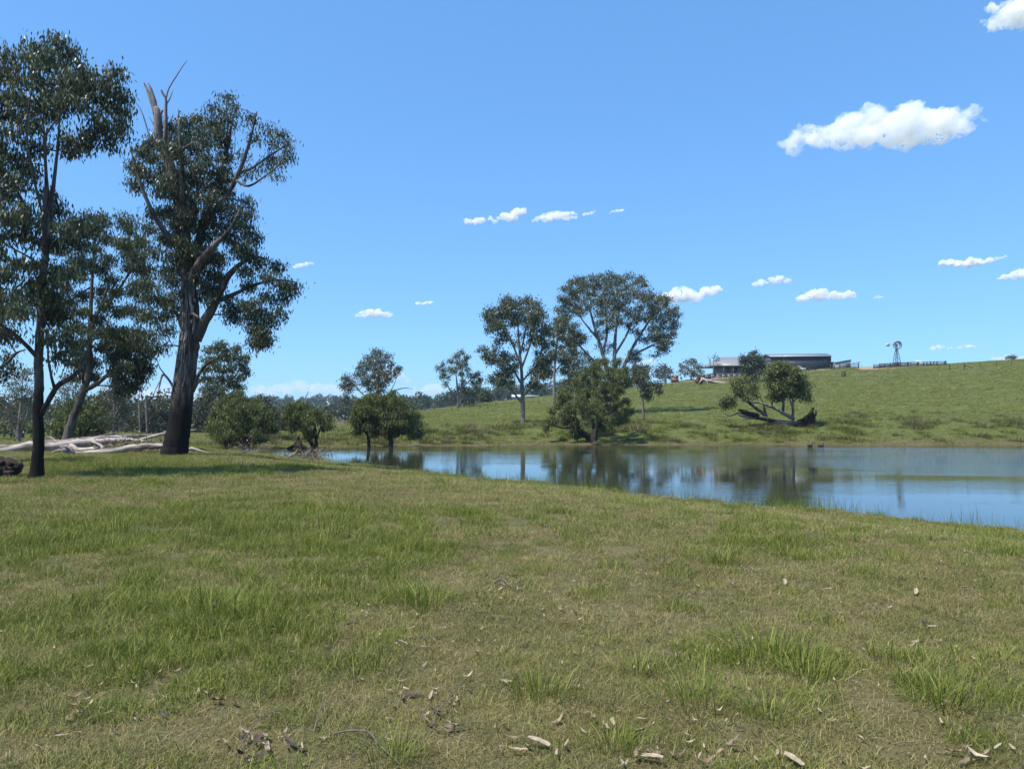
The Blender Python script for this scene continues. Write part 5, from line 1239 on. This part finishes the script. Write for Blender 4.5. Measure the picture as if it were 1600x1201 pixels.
# far slope: field grass, bank tussocks
fp = [proto('field', blades(70, .6, .08, .24, .022, 1.1, MG_FLD, 'field', 50 + i)) for i in range(4)]
tp = [proto('tus', blades(120, .9, .25, .62, .026, .6, MG_TUS, 'tus', 60 + i, True)) for i in range(4)] + [proto('tusg', blades(110, .8, .2, .55, .026, .6, MG_GRN, 'tusg', 70 + i, True)) for i in range(3)]
def make_far_grass():
    P_, S_, I_ = [], [], []
    for y0, y1, dens, sc in ((52, 90, 2.6, 1.0), (90, 140, 1.2, 1.4), (140, 250, .55, 1.9)):
        W = y1 * (800 / F_PX + .05); n = int((y1 - y0) * 2 * W * dens)
        x = rng.uniform(-W, W, n); y = rng.uniform(y0, y1, n)
        k = in_view(x, y, .03) & (y > y_far(x) + .35) & ((x > -24) | (y > 52)); x, y = x[k], y[k]
        ok = np.ones(len(x), bool)
        for A_, w_ in DIRT:
            for a_ in A_: ok &= (x - a_[0]) ** 2 + (y - a_[1]) ** 2 > (w_ * .62) ** 2
        x, y = x[ok], y[ok]
        nz = fbm(x * .12, y * .05, 44, 4); keep = rng.random(len(x)) < .6 + .6 * smooth(.35, .6, nz); x, y = x[keep], y[keep]
        P_.append(np.stack([x, y, terrain(x, y) - .02], 1)); S_.append(sc * rng.uniform(.6, 1.3, len(x))); I_.append(rng.integers(0, 4, len(x)))
    scatter('slope_grass', 'green pasture grass over the far slope', 'grass', np.vstack(P_), np.concatenate(S_), rng.random(sum(map(len, S_))) * 6.28, fp, np.concatenate(I_))
    n = 9000; x = rng.uniform(-30, 62, n); t = rng.random(n); y = y_far(x) + 1.0 + 22 * t
    band = np.exp(-((y - y_far(x) - 8 - 2.5 * np.sin(x * .21)) / 4.5) ** 2)
    cl = smooth(.42, .62, fbm(x * .35, y * .35, 91, 3))
    k = rng.random(n) < band * (.12 + .9 * cl) + .015; x, y = x[k], y[k]
    scatter('bank_tussocks', 'rank tussocks along the far bank of the pond', 'grass', np.stack([x, y, terrain(x, y) - .04], 1), rng.uniform(.5, 1.35, len(x)), rng.random(len(x)) * 6.28, tp, rng.integers(0, 7, len(x)))
make_far_grass()
# reeds standing in the shallow edge
rp = [proto('reed', blades(9, .5, .2, .62, .008, .25, MG_GRN, 'reed', 80 + i)) for i in range(4)]
def make_reeds():
    n = 1700; x = rng.uniform(-18, 16, n); off = np.abs(rng.normal(size=n)) * .7 - .25; y = y_near(x) + off
    k = rng.random(n) < .25 + .9 * smooth(.4, .6, fbm(x * .5, x * .1, 5, 2)); x, y = x[k], y[k]
    scatter('shore_reeds', 'thin scattered reeds along the near waterline', 'reeds', np.stack([x, y, np.maximum(terrain(x, y), WATER_Z - .15)], 1), rng.uniform(.5, 1.1, len(x)), rng.random(len(x)) * 6.28, rp, rng.integers(0, 4, len(x)))
    n = 260; x = rng.uniform(-14, 50, n); y = y_far(x) + rng.uniform(-.6, 4, n)
    scatter('far_reeds', 'dark sparse reed stems along the far waterline', 'reeds', np.stack([x, y, np.maximum(terrain(x, y), WATER_Z - .1)], 1), rng.uniform(.7, 1.6, n), rng.random(n) * 6.28, rp, rng.integers(0, 4, n))
make_reeds()
# distinct tufts on the near bank
tm = [blades(150, .36, .14, .36, .0060, .75, MG_GRN, 'grass_tuft', 200 + i, True) for i in range(3)]
for i, (px, py, s, lab) in enumerate(((665, 950, 1.0, 'bright green rounded tuft of grass standing alone left of centre'), (335, 962, 1.25, 'broad bright tuft of long grass at the left, in front of the tall green patch'), (840, 1085, .85, 'green tuft of grass right of the tangled twigs'),
        (1205, 1030, 1.1, 'tallest dark green tuft in the right foreground'), (1260, 1060, .9, 'green tuft just right of the tallest dark green tuft'), (1090, 1100, .9, 'loose green tuft left below the tallest dark green tuft'), (1470, 1100, .9, 'green tuft nearest the lower right corner'),
        (210, 1045, .8, 'upright small tuft in the left foreground'), (995, 1050, .7, 'small tuft left of the tallest dark green tuft'), (385, 905, .9, 'dark tuft beside the bare patch at the left'), (690, 757, 1.3, 'small dark tuft near the water left of centre'), (1200, 1120, .7, 'yellowish tuft under the tallest dark green tuft'),
        (615, 1190, .7, 'tuft cut by the bottom edge below the twigs'), (960, 1170, .65, 'low tuft near the bottom edge right of centre'), (545, 800, 1.4, 'green tuft in the dry middle ground left of centre'), (1125, 880, 1.0, 'dark green tuft on the dry ground right of centre'))):
    p = on_ground(px, py, 2.5); o = link('grass_tuft', tm[i % 3], None, p - [0, 0, .01], (0, 0, i * 1.3)); o.scale = (s, s, s)
    tag(o, lab, 'grass tuft', 'separate grass tufts on the near bank')
# ------------------------------------------------------------------ fallen leaves, bark and twigs
M_LITTER = leaf_mat('dry_fallen_leaf', (0.16, 0.112, 0.072), (0.46, 0.37, 0.27), .15, .6)
M_LITTER_D = leaf_mat('dark_fallen_leaf', (0.035, 0.026, 0.02), (0.11, 0.075, 0.055), .08, .6)
def curled_leaf(seed, mat, L=.11, W=.026):
    r = np.random.default_rng(seed); n = 9; t = np.linspace(0, 1, n)
    wd = W * np.sin(PI * np.clip(t * .96 + .02, 0, 1)) ** .7 * .5
    bend = r.uniform(-1.6, 1.6); ben2 = r.uniform(.2, 1.1)
    c = np.stack([L * t, L * .25 * bend * t * t, L * ben2 * (t - .5) ** 2 + .004], 1)
    V = []; F = []
    for i in range(n):
        for s, up in ((-1, .35), (0, 0), (1, .35)): V.append(c[i] + np.array([0, s * wd[i], up * wd[i] * r.uniform(.4, 3.2)]))
    for i in range(n - 1):
        for j in range(2): F.append((i * 3 + j, i * 3 + j + 1, i * 3 + j + 4, i * 3 + j + 3))
    me = mesh_np('fallen_leaf', V, F, mat, {'v': np.full(len(V), r.random())}, True)
    return me
leafm = [curled_leaf(i, M_LITTER, .10, .018 + .014 * ((i * 7) % 5) / 4) for i in range(14)]; leafd = [curled_leaf(20 + i, M_LITTER_D) for i in range(3)]
def drop(px, py, me, s, label, group, z=.02, name='fallen_leaf', cat='leaf', rx=None):
    p = on_ground(px, py, 2.4); o = link(name, me, None, p + [0, 0, z], (rng.normal() * .22 if rx is None else rx, rng.normal() * .2, rng.random() * 6.28)); o.scale = (s, s, s)
    return tag(o, label, cat, group)
GL = 'pale dry leaves scattered over the near grass'
def leaf_at(px, py, lab, s0=.5, s1=.98):
    drop(px, min(max(py, 800), 1215), leafm[rng.integers(0, 14)], rng.uniform(s0, s1), lab, GL, .026)
for cx, cyy, sx, sy, n, lab in ((400, 1150, 34, 20, 18, 'pale curled leaf in the heap of dry leaves at the lower left'), (655, 1112, 42, 20, 18, 'pale curled leaf in the heap around the looped grey twig'), (1030, 1188, 34, 9, 12, 'dry leaf in the row at the bottom edge right of centre'), (1540, 1190, 40, 9, 10, 'dry leaf in the heap at the lower right corner'),
        (840, 1168, 30, 14, 7, 'dry leaf beside the pale bark piece at the bottom'), (950, 1140, 34, 18, 9, 'dry leaf beside the narrow bark strip right of the looped twig'), (790, 918, 14, 7, 9, 'grey dry leaf around the short forked twig'), (50, 988, 30, 8, 8, 'dry leaf in the bare patch at the left edge'),
        (110, 1108, 30, 14, 7, 'dry leaf in the lower left corner of the grass'), (700, 1035, 70, 35, 14, 'lone dry leaf in the short grass above the looped twig'), (1060, 910, 130, 26, 12, 'lone dry leaf on the dry ground right of centre'), (1400, 950, 100, 40, 16, 'lone dry leaf on the dry ground at the right'), (1440, 1000, 22, 12, 7, 'dry leaf in the small drift at the right')):
    for _ in range(n): leaf_at(cx + rng.normal() * sx, cyy + rng.normal() * sy, lab)
for px, py in ((350, 1105), (372, 1108), (445, 1165), (465, 1180), (395, 1175), (420, 1185), (380, 1190), (660, 1090), (690, 1125), (540, 985), (810, 905), (250, 1120), (1380, 1040), (1440, 980), (730, 1140), (1010, 1150)):
    drop(px, py, leafd[rng.integers(0, 3)], rng.uniform(.7, 1.2), 'dark brown curled leaf lying on the grass', 'dark dry leaves in the foreground', .03)
def bark_strip(seed, L, W):
    r = np.random.default_rng(seed); n = 8; V = []; F = []
    for i in range(n):
        t = i / (n - 1); w2 = W * (.6 + .4 * math.sin(PI * t)) * r.uniform(.8, 1.1) / 2
        for j, s in enumerate((-1, -.4, .4, 1)): V.append((L * (t - .5), s * w2 + .12 * L * math.sin(t * 2 + seed), .012 + .5 * w2 * s * s + r.normal() * .002))
    for i in range(n - 1):
        for j in range(3): F.append((i * 4 + j, i * 4 + j + 1, i * 4 + j + 5, i * 4 + j + 4))
    return mesh_np('bark_strip', V, F, M_LITTER, {'v': r.uniform(.3, 1, len(V))}, True)
for i, (px, py, L, lab) in enumerate(((840, 1172, .12, 'pale curled bark piece at the bottom edge left of centre'), (605, 1168, .10, 'pale bark curl beside the fallen twig at the bottom'), (1240, 1200, .14, 'long pale bark strip cut by the bottom edge'), (960, 1138, .10, 'narrow pale bark strip right of the tangled twigs'), (628, 1012, .08, 'small pale bark flake left of centre'), (1020, 1195, .12, 'flat bark flake among leaves at the bottom centre'), (1430, 930, .16, 'thin pale bark strip on the dry ground at right'), (1225, 915, .13, 'white bark strip in the dry middle ground'), (455, 1028, .06, 'small whitish chip left of centre'))):
    me = bark_strip(i, L, L * .28); o = drop(px, py, me, 1.0, lab, 'bark pieces on the near grass', .03, 'bark_strip', 'bark', 0.15)
M_TWIG = plain('grey_twig_bark', (0.12, 0.095, 0.075), .85, 0, .3, 20)
def twig(label, pts, r0, forks=()):
    A = [on_ground(px, py, 2.4) + [0, 0, z] for px, py, z in pts]; o = A[0]
    r = empty('fallen_twig', o, label, 'twig', 'fallen twigs on the near grass')
    def one(Q, ra, nm):
        Q, R = refine(Q, np.linspace(ra, ra * .4, len(Q)), 4); mb = MB(); mb.tube(Q, R, 6, .12); mb.build(nm, M_TWIG, r, o, True)
    one(A, r0, 'stem')
    for f in forks: one([on_ground(px, py, 2.4) + [0, 0, z] for px, py, z in f], r0 * .6, 'side_shoot')
twig('looped grey twig tangled with pale leaves near the bottom', [(722, 1082, .06), (695, 1112, .05), (682, 1125, .04), (678, 1140, .02), (690, 1147, .02), (712, 1146, .015), (735, 1142, .015)], .0048, [[(680, 1138, .03), (668, 1148, .03), (658, 1165, .02)], [(690, 1146, .03), (705, 1150, .03), (700, 1120, .07)]])
twig('long knobbly fallen twig running to the bottom edge', [(520, 1152, .02), (545, 1150, .03), (575, 1155, .04), (590, 1170, .03), (605, 1185, .03), (625, 1199, .02)], .006, [[(578, 1156, .04), (560, 1180, .03), (545, 1192, .02)], [(590, 1170, .03), (600, 1165, .05), (612, 1150, .06)]])
twig('thin bent twig through the heap of dry leaves at the left', [(368, 1185, .02), (388, 1160, .05), (405, 1145, .07), (425, 1130, .06), (442, 1122, .04)], .004, [[(405, 1145, .07), (412, 1128, .09)], [(425, 1130, .06), (440, 1140, .08), (452, 1160, .05)]])
twig('short forked twig in the middle of the near grass', [(770, 916, .03), (785, 912, .05), (800, 922, .03), (815, 918, .03)], .010, [[(785, 912, .05), (792, 904, .07)]])
twig('slim dry twig standing among leaves right of the leaf heap', [(490, 1150, .02), (500, 1125, .06), (508, 1105, .08)], .005, [[(500, 1125, .06), (515, 1112, .05)]])
twig('dark curved twig left of the bottom centre', [(1170, 1015, .02), (1150, 1020, .04), (1130, 1012, .03)], .006)
# finer litter: chips, straw and leaf scraps too many to count
lp = [proto('scrap', curled_leaf(60 + i, M_LITTER, .045, .010)) for i in range(5)] + [proto('scrapd', curled_leaf(70 + i, M_LITTER_D, .05, .010)) for i in range(3)]
n = 5200; y = 3 + 22 * rng.random(n) ** 1.7; x = (rng.random(n) * 2 - 1) * y * .74; k_ = near_land(x, y) & (rng.random(n) < .15 + smooth(.4, .62, fbm(x * .9, y * .9, 77, 3))); x, y = x[k_], y[k_]
scatter('leaf_litter', 'small dry leaf scraps strewn through the near grass', 'litter', np.stack([x, y, terrain(x, y) + .022], 1), rng.uniform(.5, 1.5, len(x)), rng.random(len(x)) * 6.28, lp, rng.integers(0, 8, len(x)))
# ------------------------------------------------------------------ haze
mb = MB(); mb.box((0, 700, 33), (3600, 2400, 76)); hz = mb.build('haze', None if False else M_WATER)
hm = bpy.data.materials.new('thin_haze'); hm.use_nodes = True
n_ = hm.node_tree.nodes; n_.remove(n_['Principled BSDF']); v_ = n_.new('ShaderNodeVolumePrincipled')
v_.inputs['Color'].default_value = (0.62, 0.78, 1.0, 1); v_.inputs['Density'].default_value = 0.00017; v_.inputs['Anisotropy'].default_value = 0.2
hm.node_tree.links.new(v_.outputs[0], n_['Material Output'].inputs['Volume'])
hz.data.materials.clear(); hz.data.materials.append(hm); tag(hz, 'thin bluish summer haze over the whole valley', 'haze', kind='stuff')
